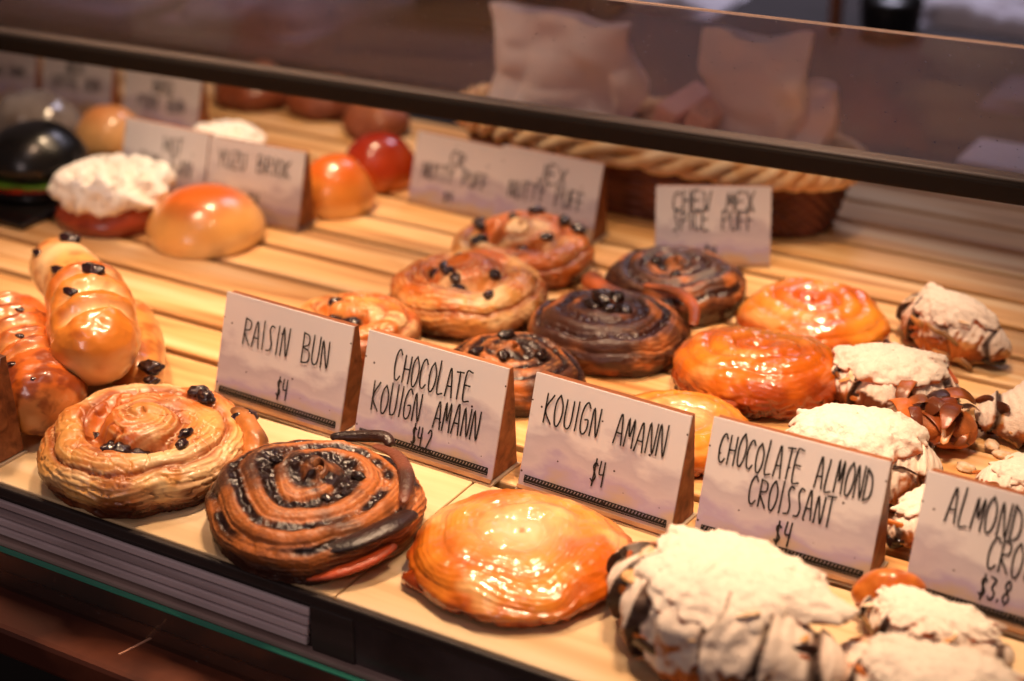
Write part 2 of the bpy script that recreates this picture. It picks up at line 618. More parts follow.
def swirl(name, loc, R, T, rz, seed, style, ns=130, nt=260, raisins=(), asp=(1, 1)):
    """coiled pastry: spiral dough ridge over a puck profile"""
    rng = random.Random(seed)
    root = empty(name, loc, 0)
    if style == 'raisin':
        prof = [(0, 1.02), (.12, 1.02), (.32, .98), (.55, .95), (.78, .90), (.93, .74), (1.0, .52), (.99, .34), (.95, .16), (.86, .0), (.5, 0), (0, 0)]
        pitch, amp, pw = 0.40, 0.075, 0.45
    elif style == 'choc':
        prof = [(0, .97), (.2, .98), (.45, .96), (.7, .90), (.88, .76), (.98, .54), (1.0, .36), (.96, .16), (.88, .0), (.5, 0), (0, 0)]
        pitch, amp, pw = 0.29, 0.052, 0.5
    else:
        prof = [(0, .98), (.2, 1.0), (.45, .98), (.68, .90), (.86, .74), (.97, .50), (1.0, .34), (.95, .14), (.86, .0), (.5, 0), (0, 0)]
        pitch, amp, pw = 0.30, 0.020, 0.8
    q, s = profile([(a * R, b * T) for a, b in prof], ns)
    s = s / R
    th = np.linspace(0, 2 * math.pi, nt, endpoint=False)
    S, TH = np.meshgrid(s, th, indexing='ij')
    rho = q[:, 0][:, None] + 0 * TH
    z = q[:, 1][:, None] + 0 * TH
    ct, st = np.cos(TH), np.sin(TH)
    base = np.stack([rho * ct, rho * st, z], -1)
    uc = base / R
    warp = {'raisin': .26, 'choc': .34}.get(style, .38) * fbm(uc * 1.5 + seed, seed, 2) + .05 * fbm(uc * 5, seed + 1, 2)
    ph = S / pitch + (TH - rz) / (2 * math.pi) + warp
    fr = ph - np.floor(ph)
    ridge = np.abs(np.sin(math.pi * fr)) ** pw
    fine = np.sin(2 * math.pi * ph * 6 + 3 * fbm(uc * 2, seed + 5, 2)) * 0.6 + np.sin(2 * math.pi * ph * 13 + 2 * fbm(uc * 3, seed + 6, 2)) * 0.4
    fine = fine * (0.45 + 0.9 * sstep(-.5, .5, fbm(uc * 2.5, seed + 40, 2)))
    crk = 1 - np.abs(vnoise(np.stack([uc[..., 0] * 9, uc[..., 1] * 9, uc[..., 2] * 22], -1), seed + 60))
    on = sstep(0.04, 0.22, S) * (1 - sstep(1.45, 1.62, S))
    side = sstep(0.9, 1.2, S)
    lump = fbm(uc * 2.2 + 7, seed + 3, 3)
    big = fbm(uc * 0.9 + 3, seed + 9, 2)
    # outer end of the coil: radius grows round the turn and steps back
    tf = (((TH - rz) / (2 * math.pi)) + 0.12) % 1.0
    step = np.where(tf < 0.96, tf / 0.96, 1 - (tf - 0.96) / 0.04) - 0.5
    rho2 = rho * (1 + 0.07 * step * sstep(0.55, 0.95, S) + 0.035 * big)
    z2 = z * (1 + 0.10 * big + 0.06 * np.cos(TH + seed))
    if style == 'raisin':
        z2 = z2 + T * (0.20 * np.exp(-(S / 0.30) ** 2) - 0.30 * np.exp(-((S - 0.46) / 0.085) ** 2) * sstep(-0.6, 0.5, np.cos(TH - 4.4)))
    elif style == 'glaze':
        z2 = z2 - T * 0.10 * np.exp(-(S / 0.16) ** 2) * (1 if seed % 2 else 0.2)
    P = np.stack([rho2 * ct * asp[0], rho2 * st * asp[1], z2], -1)
    N = grid_normals(P)
    if N[5, 0, 2] < 0:
        N = -N
    dsp = R * (amp * (ridge - 0.75) * on * (1 - 0.35 * side) + 0.012 * lump * on)
    if style == 'raisin':
        dsp = dsp + R * 0.0090 * fine * on * (0.6 + 0.8 * side) + R * .020 * fbm(uc * 4.5, seed + 70, 3) * on - R * .03 * sstep(.92, 1, crk) * on
    elif style == 'choc':
        wid = 0.33 - 0.15 * sstep(.25, .75, S)
        fr_c = np.exp(-((fr - 0.28) / wid) ** 2)
        dsp = dsp + R * 0.007 * fine * on * (0.5 + 1.2 * side) - R * 0.055 * fr_c * on * (1 - side) * 0.8
        dsp = dsp + R * 0.030 * fr_c * (1 - side) * fbm(uc * 14, seed, 3) + R * .015 * fbm(uc * 4, seed + 70, 3) * on
        dsp = dsp + R * .10 * np.exp(-((uc[..., 0] + .06) ** 2 + (uc[..., 1] - .03) ** 2) / .022)
    else:
        dsp = dsp + R * 0.004 * fine * on + R * (.03 if seed == 42 else .06) * (ridge - .7) * np.exp(-(S / .60) ** 2) * on
        dsp = dsp + R * 0.020 * fbm(uc * 3, seed, 3) * on + R * .006 * fbm(uc * 14, seed + 3, 2) * on - R * .05 * sstep(.5, 1, crk) * sstep(1.0, 1.3, S)
    P = P + N * dsp[..., None]
    P[..., 2] = np.maximum(P[..., 2], 0.0)
    under = sstep(1.30, 1.55, S)  # lower sides darken: burnt crust plus shade put into the colour
    if style == 'raisin':
        c = mix(L((230, 168, 92)), L((202, 104, 30)), sstep(-.4, .35, big * 0.6 + lump * 0.6))
        c = mix(c, L((248, 216, 164)), sstep(0.15, .6, fbm(uc * 2 + 40, seed + 31, 3)) * 0.7)
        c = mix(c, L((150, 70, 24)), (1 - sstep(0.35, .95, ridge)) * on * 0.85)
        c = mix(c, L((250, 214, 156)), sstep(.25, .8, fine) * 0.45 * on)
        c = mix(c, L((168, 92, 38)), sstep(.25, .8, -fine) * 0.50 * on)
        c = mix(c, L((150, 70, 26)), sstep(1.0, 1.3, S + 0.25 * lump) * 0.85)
        c = mix(c, L((70, 32, 16)), sstep(1.12, 1.32, S + 0.15 * lump) * 0.9)  # burnt lower side, deepened by painted shade
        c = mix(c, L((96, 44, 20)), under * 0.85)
        c = mix(c, L((150, 70, 22)), sstep(.35, .8, fbm(uc * 3.3, seed + 30, 3)) * .6)
        rough = 0.42 + 0 * S
        mat = M_dough
    elif style == 'choc':
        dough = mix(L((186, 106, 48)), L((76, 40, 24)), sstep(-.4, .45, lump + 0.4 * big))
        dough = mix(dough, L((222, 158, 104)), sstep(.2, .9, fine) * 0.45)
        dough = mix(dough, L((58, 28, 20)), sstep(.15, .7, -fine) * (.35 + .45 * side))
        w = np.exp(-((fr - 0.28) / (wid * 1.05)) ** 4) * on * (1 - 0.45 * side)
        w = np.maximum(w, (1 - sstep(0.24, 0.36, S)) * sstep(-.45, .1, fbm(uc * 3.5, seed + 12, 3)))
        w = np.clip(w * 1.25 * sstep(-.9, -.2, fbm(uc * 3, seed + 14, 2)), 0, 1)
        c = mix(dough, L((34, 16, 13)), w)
        c = mix(c, L((54, 26, 20)), sstep(1.12, 1.4, S + .15 * lump) * 0.9)  # darker sides: baked tone with side shade mixed into the colour
        if seed in (33, 37):
            c = mix(c, L((56, 26, 18)), .7 * sstep(-.6, .0, lump))
        rough = 0.5 - 0.22 * w
        mat = M_choc
    else:
        c = mix(L((236, 148, 46)), L((208, 104, 18)), sstep(-.4, .5, big + 0.5 * lump))
        c = mix(c, L((252, 214, 142)), sstep(0.1, .65, fbm(uc * 2.2 + 11, seed + 21, 3)) * (0.6 if seed == 42 else .3) * (1 - side))
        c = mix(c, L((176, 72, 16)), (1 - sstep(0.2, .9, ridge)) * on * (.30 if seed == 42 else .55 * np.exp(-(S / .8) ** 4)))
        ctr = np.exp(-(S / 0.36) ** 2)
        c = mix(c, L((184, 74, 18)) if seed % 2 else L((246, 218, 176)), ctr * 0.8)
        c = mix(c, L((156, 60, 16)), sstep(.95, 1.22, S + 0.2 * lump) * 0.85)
        c = mix(c, L((74, 28, 12)), sstep(1.18, 1.4, S + 0.15 * lump) * 0.85)  # burnt edge colour, painted shade included
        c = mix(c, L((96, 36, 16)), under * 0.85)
        c = mix(c, L((150, 56, 18)), sstep(.5, .8, crk) * sstep(1.0, 1.25, S) * .6)
        rough = 0.32 + 0 * S
        mat = M_glaze
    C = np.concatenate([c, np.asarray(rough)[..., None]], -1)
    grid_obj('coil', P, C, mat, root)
    for (sr, deg, size) in raisins:
        size = size * (1.25 if style == 'raisin' else 1.0)
        i = int(np.argmin(np.abs(s - sr)))
        j = int(((deg + math.degrees(rz)) % 360) / 360 * nt) % nt
        p = P[i, j]
        blob(root, 'raisin' if style != 'choc' else 'chocolate_lump', (p[0], p[1], p[2] + size * 0.25), size,
             M_raisin if style != 'choc' else M_chunk, rng.randrange(999), (1.25, 0.85, 0.7), 0.25, 14, 2.2, rng.uniform(0, 3))
    return root


def curl(parent, name, pts, r, b, mat, color, seed, rough=0.35, tw=0, n=60, lump=.15):
    """flat ribbon of pastry (part)"""
    return loaf(parent, name, pts, [r * 0.6, r, r, r * 0.7], b, mat, seed,
                col=lambda d: np.concatenate([mix(L(color), L([k * 0.6 for k in color]), sstep(-.3, .6, d['n'])), np.full(d['n'].shape + (1,), rough)], -1),
                nu=n, nv=24, lump=lump, floor=None)


def loaf(parent, name, pts, radii, squash, mat, seed, col, disp=None, nu=130, nv=84, lump=0.05, floor=0.0, nf=1.0, endp=0.5):
    """rounded loaf swept on a 3-D axis; disp(u, th, Pn) -> relative radial offset"""
    A = catmull(pts, nu)
    u = np.linspace(0, 1, nu)
    rad = np.interp(u, np.linspace(0, 1, len(radii)), radii)
    rad = catmull(np.array(radii)[:, None], nu)[:, 0]
    L0 = np.linalg.norm(np.diff(A, axis=0), axis=1).sum()
    # rounded ends
    e = np.clip(np.minimum(u, 1 - u) * L0 / np.maximum(rad, 1e-6), 0, 1)
    cap = np.sqrt(np.clip(1 - (1 - e) ** 2, 0, 1)) ** (endp * 2)
    T = np.gradient(A, axis=0)
    T /= np.linalg.norm(T, axis=1, keepdims=True)
    Sd = np.cross(T, np.array([0, 0, 1.0]))
    Sd /= np.maximum(np.linalg.norm(Sd, axis=1, keepdims=True), 1e-9)
    Up = np.cross(Sd, T)
    th = np.linspace(0, 2 * math.pi, nv, endpoint=False)
    U, TH = np.meshgrid(u, th, indexing='ij')
    a, b = (squash, 1.0) if not isinstance(squash, tuple) else squash
    dirv = Sd[:, None, :] * (np.cos(TH) * b)[..., None] + Up[:, None, :] * (np.sin(TH) * a)[..., None]
    P0 = A[:, None, :] + dirv * (rad * cap)[:, None, None]
    nn = fbm(P0 / 0.02 * nf + seed, seed, 3)
    k = 1 + lump * nn
    if disp is not None:
        k = k + disp(U, TH, P0)
    P = A[:, None, :] + dirv * ((rad * cap)[:, None] * k)[..., None]
    if floor is not None:
        P[..., 2] = np.maximum(P[..., 2], floor)
    N = grid_normals(P)
    if (N[nu // 2, nv // 4, 2]) < 0:
        N = -N
    C = col(dict(u=U, th=TH, P=P, N=N, n=nn, k=k))
    return grid_obj(name, P, C, mat, parent)


def rgba(c, rough):
    return np.concatenate([c, np.broadcast_to(np.asarray(rough)[..., None] if np.ndim(rough) else np.array([rough]), c.shape[:-1] + (1,))], -1)


# ---- buns
def bun_mesh(parent, name, R, T, z0, mat, seed, top, mid, bot, rough=0.35, n=70, belly=0.42, wob=0.025, prof=None):
    pr = prof or [(0, 1.0), (.3, .97), (.58, .86), (.82, .64), (.96, .40), (1.0, .24), (.97, .10), (.89, 0.0), (.4, 0), (0, 0)]
    q, s = profile([(a * R, b * T) for a, b in pr], n)
    s = s / R
    th = np.linspace(0, 2 * math.pi, 2 * n, endpoint=False)
    S, TH = np.meshgrid(s, th, indexing='ij')
    P = np.stack([q[:, 0][:, None] * np.cos(TH), q[:, 0][:, None] * np.sin(TH), q[:, 1][:, None] + 0 * TH], -1)
    nn = fbm(P / R * 1.1 + seed, seed, 3)
    P[..., :2] *= (1 + wob * nn)[..., None]
    P[..., 2] = P[..., 2] * (1 + wob * nn) + z0
    h = (P[..., 2] - z0) / T
    c = mix(L(mid), L(top), sstep(.5, 1.0, h + .15 * nn))
    c = mix(c, L(bot), 1 - sstep(.05, .4, h + .1 * nn))
    return grid_obj(name, P, rgba(c, rough), mat, parent)


def cream_mesh(parent, name, R, z0, T, seed, n=110):
    pr = [(0, 1.0), (.35, .98), (.65, .9), (.9, .62), (1.0, .3), (.97, .06), (.85, 0.0), (.4, 0), (0, 0)]
    q, s = profile([(a * R, b * T) for a, b in pr], n)
    th = np.linspace(0, 2 * math.pi, 2 * n, endpoint=False)
    S, TH = np.meshgrid(s, th, indexing='ij')
    P = np.stack([q[:, 0][:, None] * np.cos(TH), q[:, 0][:, None] * np.sin(TH), q[:, 1][:, None] + 0 * TH], -1)
    N = grid_normals(P)
    if N[5, 0, 2] < 0:
        N = -N
    w = 1 - np.abs(vnoise(P / R * 4.5 + seed, seed))
    w2 = 1 - np.abs(vnoise(P / R * 9 + seed, seed + 4))
    P = P + N * (R * (0.20 * (w - .6) + 0.08 * (w2 - .6)))[..., None]
    P[..., :2] *= (1 + .06 * np.sin(TH * 5 + seed) * (S > .5 * R))[..., None]
    P[..., 2] = np.maximum(P[..., 2], -0.003) + z0
    c = mix(L((246, 236, 222)), L((250, 244, 234)), w)
    return grid_obj(name, P, rgba(c, 0.6), M_cream, parent)


def almond_flakes(root, n, R, T, seed, zc=None):
    rng = random.Random(seed)
    for k in range(n):
        a = rng.uniform(0, 6.28)
        r = R * math.sqrt(rng.uniform(0.1, 0.9))
        z = T * (1 - 0.35 * (r / R) ** 2)
        blob(root, 'almond_flake', (r * math.cos(a), r * math.sin(a), z), 0.0062, M_flakesug if rng.random() < .7 else M_flake,
             rng.randrange(999), (1.0, 0.62, 0.16), 0.1, 12, 1.5, rng.uniform(0, 3))


M_flakesug = simple('sugared_almond', (240, 220, 200), 0.85, c2=(222, 180, 130), nscale=260)


def croissant(name, loc, rz, Lh, R, seed, bend=0.35, topping=True, dark=True, segs=5, sugar=1.0, T=None, lens=1.0, flakes=8, q=1.0, cover=-0.02, shift=0.0, tb=1.0):
    """crescent with stepped layers, sugared cap and dark filling showing at the ends"""
    root = empty(name, loc, rz)
    t = np.linspace(-1, 1, 7)
    z0 = R * 0.80
    pts = [(Lh * x, bend * Lh * (x * x) - bend * Lh * 0.35, z0 - R * 0.22 * x * x) for x in t]
    rad = [R * k for k in (0.42, 0.70, 0.93, 1.0, 0.93, 0.70, 0.42)]

    keep = {}

    def disp(U, TH, P0):
        a = np.abs(U * 2 - 1)
        x = a * segs / 2 * 1.0 + 0.30 * np.sin(TH + .5) + 0.30 * vnoise(P0 / R * 1.3, seed)
        saw = 1 - (x - np.floor(x))
        keep['x'] = x - np.floor(x)
        fine = np.sin(U * 150 + 2 * np.sin(TH + seed) + 4 * vnoise(P0 / R * 2, seed + 3))
        return 0.30 * (saw - .5) * sstep(0, .1, 1 - a) + 0.020 * fine + .06 * fbm(P0 / R * 2.5, seed + 9, 3)

    def col(d):
        N, P, nn = d['N'], d['P'], d['n']
        a = np.abs(d['u'] * 2 - 1)
        c = mix(L((196, 110, 44)), L((104, 46, 20)), sstep(-.5, .5, nn))
        c = mix(c, L((238, 186, 116)), sstep(.25, .8, fbm(P / R * 2.2, seed + 8, 3)) * .6)
        if dark:
            g = keep['x']
            gap = np.clip(sstep(.80, .92, g) + sstep(.10, .02, g), 0, 1) * sstep(.0, .15, a)
            c = mix(c, L((40, 20, 14)), gap * .9)
        else:
            gap = 0 * a
        sg = sstep(0.02 - cover, 0.34 - cover, N[..., 2] + 0.50 * fbm(P / R * 2.6 + 5, seed + 2, 4) + 0.12 * nn) * sugar
        sg = sg * (1 - .95 * gap)
        c = mix(c, L((250, 232, 216)), np.clip(sg, 0, 1))
        return rgba(c, 0.45 + 0.45 * np.clip(sg, 0, 1))

    loaf(root, 'crescent', pts, rad, (0.86, 1.0), M_sugar, seed, col, disp, int(170 * q), int(110 * q), 0.07)
    if dark:
        for sx in (-1, 1):
            x = sx * Lh * 0.80
            blob(root, 'chocolate_filling', (x * .98, bend * Lh * 0.5 - R * .25, R * 0.42), R * 0.5, M_chunk, seed + 3 + sx, (1.0, .7, .5), .3, 16)
    if topping:
        n = int(90 * q)
        tr = T or R
        prf = [(0, 1.0), (.35, .97), (.62, .82), (.86, .55), (1.0, .22), (.98, .05), (.8, -.05), (.4, 0), (0, 0)]
        qq, s = profile([(a, b) for a, b in prf], n)
        th = np.linspace(0, 2 * math.pi, 2 * n, endpoint=False)
        S, TH = np.meshgrid(s, th, indexing='ij')
        P = np.stack([qq[:, 0][:, None] * np.cos(TH) * Lh * .78 * lens, qq[:, 0][:, None] * np.sin(TH) * R * .98 * tb, qq[:, 1][:, None] * tr * .55 + 0 * TH], -1)
        edge = fbm(np.stack([np.cos(TH) * 2.2, np.sin(TH) * 2.2, 0 * TH], -1) + seed, seed, 2) + .7 * fbm(np.stack([np.cos(TH) * 8, np.sin(TH) * 8, S * 2], -1) + seed, seed + 2, 2)
        P[..., :2] *= (1 + 0.15 * edge * sstep(.2, .9, S))[..., None]
        P[..., 1] += shift - bend * Lh * .3 + bend * (P[..., 0] ** 2) / Lh
        N = grid_normals(P)
        if N[5, 0, 2] < 0:
            N = -N
        w = fbm(P / R * 2.4 + seed, seed + 6, 4)
        P = P + N * (R * (0.045 * w + .022 * fbm(P / R * 9, seed + 12, 2)))[..., None]
        P[..., 2] += R * 1.24
        sg = sstep(-.15, .25, N[..., 2] + .35 * w)
        c = mix(mix(L((196, 104, 48)), L((110, 48, 24)), sstep(-.3, .5, w)), L((252, 236, 220)), sg * sugar)
        grid_obj('almond_topping', P, rgba(c, 0.5 + .4 * sg), M_sugar, root)
    if flakes:
        rng = random.Random(seed)
        for k in range(int(flakes * 1.3) + 2):
            a = rng.uniform(3.3, 6.1) if k % 4 else rng.uniform(0, 3.1)
            xx, yy = math.cos(a) * Lh * .86, math.sin(a) * R * .92 - bend * Lh * .35 + bend * (math.cos(a) * Lh * .86) ** 2 / Lh
            tx, ty = -math.sin(a) * Lh, math.cos(a) * R * .9 + .3 * bend * Lh * math.cos(a)
            ll = math.hypot(tx, ty)
            tx, ty = tx / ll, ty / ll
            hl = rng.uniform(.007, .014)
            zc = rng.uniform(.25, 1.15) * R
            tz = rng.uniform(-.35, .35) * hl
            oo = rng.uniform(-.001, .0025)
            curl(root, 'flaky_layer', [(xx - tx * hl, yy - ty * hl - .001, zc - tz), (xx - tx * hl * .3, yy - ty * hl * .3 - oo, zc + .001), (xx + tx * hl * .3, yy + ty * hl * .3 - oo, zc + .001), (xx + tx * hl, yy + ty * hl - .001, zc + tz)],
                 rng.uniform(.0022, .0042), (rng.uniform(.25, .9), .35), M_flaky, rng.choice([(214, 122, 50), (184, 90, 36), (120, 56, 26), (60, 30, 20), (236, 170, 100)]), seed * 7 + k, n=24, lump=.35)
        for k in range(flakes):
            a = rng.uniform(0, 6.28)
            r = rng.uniform(.35, 1.0)
            x, y = r * math.cos(a) * Lh * .8, r * math.sin(a) * R * .85
            z = R * (1.35 + .5 * math.sqrt(max(0, 1 - r * r))) if topping else R * 1.6 * math.sqrt(max(0.2, 1 - (r * .8) ** 2))
            z = min(z, R * 1.75)
            y += -bend * Lh * .3
            f = blob(root, 'almond_flake', (0, 0, 0), 0.0060, M_flakesug if rng.random() < .75 else M_flake, rng.randrange(999), (1.0, 0.62, 0.14), 0.12, 12, 1.5)
            f.location = (x, y, z - R * (.13 + .25 * r * r))
            f.rotation_euler = (rng.uniform(-.5, .5), rng.uniform(-.5, .5), rng.uniform(0, 3))
    return root


# ------------------------------------------------------------------ the pastries: swirls
G_r, G_c, G_k = 'raisin swirls', 'chocolate swirls', 'glazed plain swirls'
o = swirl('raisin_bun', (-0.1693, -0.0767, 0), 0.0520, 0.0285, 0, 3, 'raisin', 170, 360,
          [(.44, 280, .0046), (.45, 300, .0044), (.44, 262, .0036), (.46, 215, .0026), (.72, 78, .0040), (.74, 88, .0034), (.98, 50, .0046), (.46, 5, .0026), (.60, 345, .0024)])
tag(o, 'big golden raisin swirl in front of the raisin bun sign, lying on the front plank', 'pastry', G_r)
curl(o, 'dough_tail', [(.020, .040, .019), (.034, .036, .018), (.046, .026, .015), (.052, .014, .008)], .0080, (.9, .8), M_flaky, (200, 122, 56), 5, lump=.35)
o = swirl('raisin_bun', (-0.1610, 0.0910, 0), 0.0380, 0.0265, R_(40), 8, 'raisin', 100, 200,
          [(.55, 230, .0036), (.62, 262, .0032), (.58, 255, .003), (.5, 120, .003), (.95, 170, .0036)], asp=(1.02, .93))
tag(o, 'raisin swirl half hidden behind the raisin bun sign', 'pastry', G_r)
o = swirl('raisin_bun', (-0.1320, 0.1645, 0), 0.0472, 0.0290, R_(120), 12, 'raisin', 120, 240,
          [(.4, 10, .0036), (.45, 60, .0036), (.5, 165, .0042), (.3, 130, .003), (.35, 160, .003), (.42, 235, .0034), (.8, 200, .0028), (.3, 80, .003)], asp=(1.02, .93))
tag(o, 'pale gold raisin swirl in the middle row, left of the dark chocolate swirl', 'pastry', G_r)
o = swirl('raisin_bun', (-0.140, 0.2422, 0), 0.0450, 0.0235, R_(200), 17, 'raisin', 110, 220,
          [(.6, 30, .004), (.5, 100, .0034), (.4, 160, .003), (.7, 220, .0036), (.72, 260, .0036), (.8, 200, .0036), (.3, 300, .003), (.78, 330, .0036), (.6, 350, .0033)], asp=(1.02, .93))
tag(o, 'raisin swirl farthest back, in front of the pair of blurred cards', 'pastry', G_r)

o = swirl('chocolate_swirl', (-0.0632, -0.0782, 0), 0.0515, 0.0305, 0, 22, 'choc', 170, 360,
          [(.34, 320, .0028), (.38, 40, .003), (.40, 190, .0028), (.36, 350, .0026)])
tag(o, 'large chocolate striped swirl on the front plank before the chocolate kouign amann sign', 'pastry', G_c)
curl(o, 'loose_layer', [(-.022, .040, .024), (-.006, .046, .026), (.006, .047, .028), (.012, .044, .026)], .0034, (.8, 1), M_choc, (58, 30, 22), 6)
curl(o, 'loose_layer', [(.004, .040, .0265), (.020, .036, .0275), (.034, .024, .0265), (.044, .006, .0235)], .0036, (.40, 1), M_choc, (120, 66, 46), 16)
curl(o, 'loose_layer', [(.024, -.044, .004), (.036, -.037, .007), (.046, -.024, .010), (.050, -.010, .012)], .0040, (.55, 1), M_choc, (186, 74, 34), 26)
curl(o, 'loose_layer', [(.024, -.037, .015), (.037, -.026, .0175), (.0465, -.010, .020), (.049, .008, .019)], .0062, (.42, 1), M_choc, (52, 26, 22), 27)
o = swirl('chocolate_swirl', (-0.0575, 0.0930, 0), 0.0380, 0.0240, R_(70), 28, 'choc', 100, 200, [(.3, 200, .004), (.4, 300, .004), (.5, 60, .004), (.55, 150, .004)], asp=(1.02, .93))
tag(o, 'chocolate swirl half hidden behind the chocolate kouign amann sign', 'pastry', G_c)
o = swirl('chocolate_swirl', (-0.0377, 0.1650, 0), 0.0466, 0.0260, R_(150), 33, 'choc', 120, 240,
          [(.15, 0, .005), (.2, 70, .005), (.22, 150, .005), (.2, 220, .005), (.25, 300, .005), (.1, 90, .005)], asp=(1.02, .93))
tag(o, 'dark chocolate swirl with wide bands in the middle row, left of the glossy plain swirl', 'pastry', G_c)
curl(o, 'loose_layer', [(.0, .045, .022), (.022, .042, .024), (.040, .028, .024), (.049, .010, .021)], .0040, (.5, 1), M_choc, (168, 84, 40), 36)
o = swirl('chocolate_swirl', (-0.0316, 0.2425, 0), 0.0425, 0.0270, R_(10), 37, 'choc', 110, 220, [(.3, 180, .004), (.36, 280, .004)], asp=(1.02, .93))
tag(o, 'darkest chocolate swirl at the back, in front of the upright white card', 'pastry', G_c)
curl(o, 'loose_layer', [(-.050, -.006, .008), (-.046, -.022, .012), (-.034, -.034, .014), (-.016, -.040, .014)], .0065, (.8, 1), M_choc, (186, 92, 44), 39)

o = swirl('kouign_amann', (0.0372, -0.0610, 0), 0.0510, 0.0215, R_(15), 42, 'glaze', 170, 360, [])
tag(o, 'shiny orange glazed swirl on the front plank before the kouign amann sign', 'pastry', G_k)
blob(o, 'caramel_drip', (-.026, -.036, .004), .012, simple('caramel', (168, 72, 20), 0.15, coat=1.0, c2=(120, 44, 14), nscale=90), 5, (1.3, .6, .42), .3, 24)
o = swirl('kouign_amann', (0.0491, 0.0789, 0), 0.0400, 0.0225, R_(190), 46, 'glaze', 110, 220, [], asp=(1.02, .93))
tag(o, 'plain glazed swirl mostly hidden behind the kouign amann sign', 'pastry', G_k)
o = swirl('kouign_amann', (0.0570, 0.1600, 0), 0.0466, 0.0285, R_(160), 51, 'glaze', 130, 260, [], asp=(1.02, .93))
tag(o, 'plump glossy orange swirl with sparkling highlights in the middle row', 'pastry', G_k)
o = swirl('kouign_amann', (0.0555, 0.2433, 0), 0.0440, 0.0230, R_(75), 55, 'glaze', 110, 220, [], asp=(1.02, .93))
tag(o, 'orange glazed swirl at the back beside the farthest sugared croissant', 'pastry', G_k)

# ------------------------------------------------------------------ sugared croissants
G_a = 'sugar dusted croissants'
o = croissant('almond_croissant', (0.141, -0.080, 0), R_(-16), 0.059, 0.0260, 61, 0.34, True, True, 7, T=.028, flakes=14, lens=.94, cover=.34, shift=.012, tb=1.22)
tag(o, 'largest sugar dusted chocolate croissant, lowest front, before the chocolate almond croissant sign', 'croissant', G_a)
o = croissant('almond_croissant', (0.142, 0.078, 0), R_(20), 0.042, 0.023, 64, 0.25, True, False, 5, T=.032, flakes=6, q=.8)
tag(o, 'sugar covered croissant rising behind the chocolate almond croissant sign', 'croissant', G_a)
o = croissant('almond_croissant', (0.1275, 0.1720, 0), R_(15), 0.036, 0.019, 67, 0.3, True, True, 5, T=.024, flakes=7, q=.8)
tag(o, 'sugared croissant with a dark gap under its cap beside the plump orange swirl', 'croissant', G_a)
o = croissant('almond_croissant', (0.1326, 0.2600, 0), R_(-25), 0.038, 0.018, 71, 0.3, True, True, 5, T=.022, flakes=7, q=.8)
tag(o, 'farthest sugared croissant, in front of the bare slats', 'croissant', G_a)
o = croissant('almond_croissant', (0.2080, 0.1850, 0), R_(40), 0.036, 0.019, 74, 0.4, False, True, 5, flakes=7, q=.8, cover=.2)
tag(o, 'layered sugared croissant cut by the right edge, behind the almond sign', 'croissant', G_a)
o = croissant('almond_croissant', (0.2260, 0.1040, 0), R_(10), 0.030, 0.016, 77, 0.3, True, False, 5, flakes=5, q=.7)
tag(o, 'low sugared croissant peeking over the top edge of the almond sign', 'croissant', G_a)
o = croissant('almond_croissant', (0.1900, 0.0560, 0), R_(60), 0.024, 0.015, 79, 0.3, True, True, 4, flakes=3, q=.7)
tag(o, 'small sugared croissant seen in the gap between the two rightmost signs', 'croissant', G_a)
o = croissant('almond_croissant', (0.2190, -0.0320, 0), R_(-8), 0.034, 0.0145, 83, 0.25, True, True, 4, T=.016, flakes=6)
tag(o, 'sugared croissant with a golden uncovered end below the almond sign', 'croissant', G_a)
blob(o, 'golden_end', (-.026, .010, .012), .0160, simple('golden_crust', (176, 84, 26), .3, coat=.4, c2=(208, 122, 48), nscale=160, bump=.6, bscale=160), 8, (1.0, .62, .85), .16, 30, 1.2, .5)
o = croissant('almond_croissant', (0.2400, -0.0800, 0), R_(5), 0.040, 0.020, 87, 0.25, True, True, 4, T=.024, flakes=6)
tag(o, 'sugared croissant at the bottom right corner of the display', 'croissant', G_a)
o = croissant('almond_croissant', (0.2020, -0.0700, 0), R_(80), 0.018, 0.0125, 89, 0.15, False, False, 3, flakes=1, q=.6)
tag(o, 'small sugared pastry tip wedged between the two lowest front croissants', 'croissant', G_a)

# flaky torn piece lying by the third croissant
o = empty('torn_croissant', (0.1590, 0.1440, 0))
tag(o, 'torn open orange croissant end with curled flaky layers behind the chocolate almond sign', 'croissant')
rng = random.Random(5)
loaf(o, 'crumb', [(-.022, -.004, .009), (-.006, 0, .011), (.010, .002, .012), (.024, .000, .010)], [.008, .012, .012, .007], (.8, 1), M_sugar, 91,
     lambda d: rgba(mix(L((70, 34, 20)), L((190, 104, 44)), sstep(-.2, .5, d['n'])), .5), None, 70, 50, .25)
for k in range(34):
    a = rng.uniform(0, 6.28)
    r = rng.uniform(.004, .021)
    cx, cy, cz = r * math.cos(a) * 1.1, r * math.sin(a) * .65, rng.uniform(.005, .025)
    ln = rng.uniform(.005, .012)
    b = rng.uniform(0, 3.1)
    dx, dy = ln * math.cos(b), ln * math.sin(b)
    curl(o, 'flaky_layer', [(cx - dx, cy - dy, cz - .003), (cx - dx * .4, cy - dy * .4, cz + .002), (cx + dx * .4, cy + dy * .4, cz + .003), (cx + dx, cy + dy, cz - .002)],
         rng.uniform(.0025, .0055), (.16, 1), M_flaky, rng.choice([(206, 110, 44), (166, 80, 34), (226, 146, 76), (120, 56, 26), (60, 30, 20), (240, 208, 176)]), 300 + k, n=30, lump=.5)
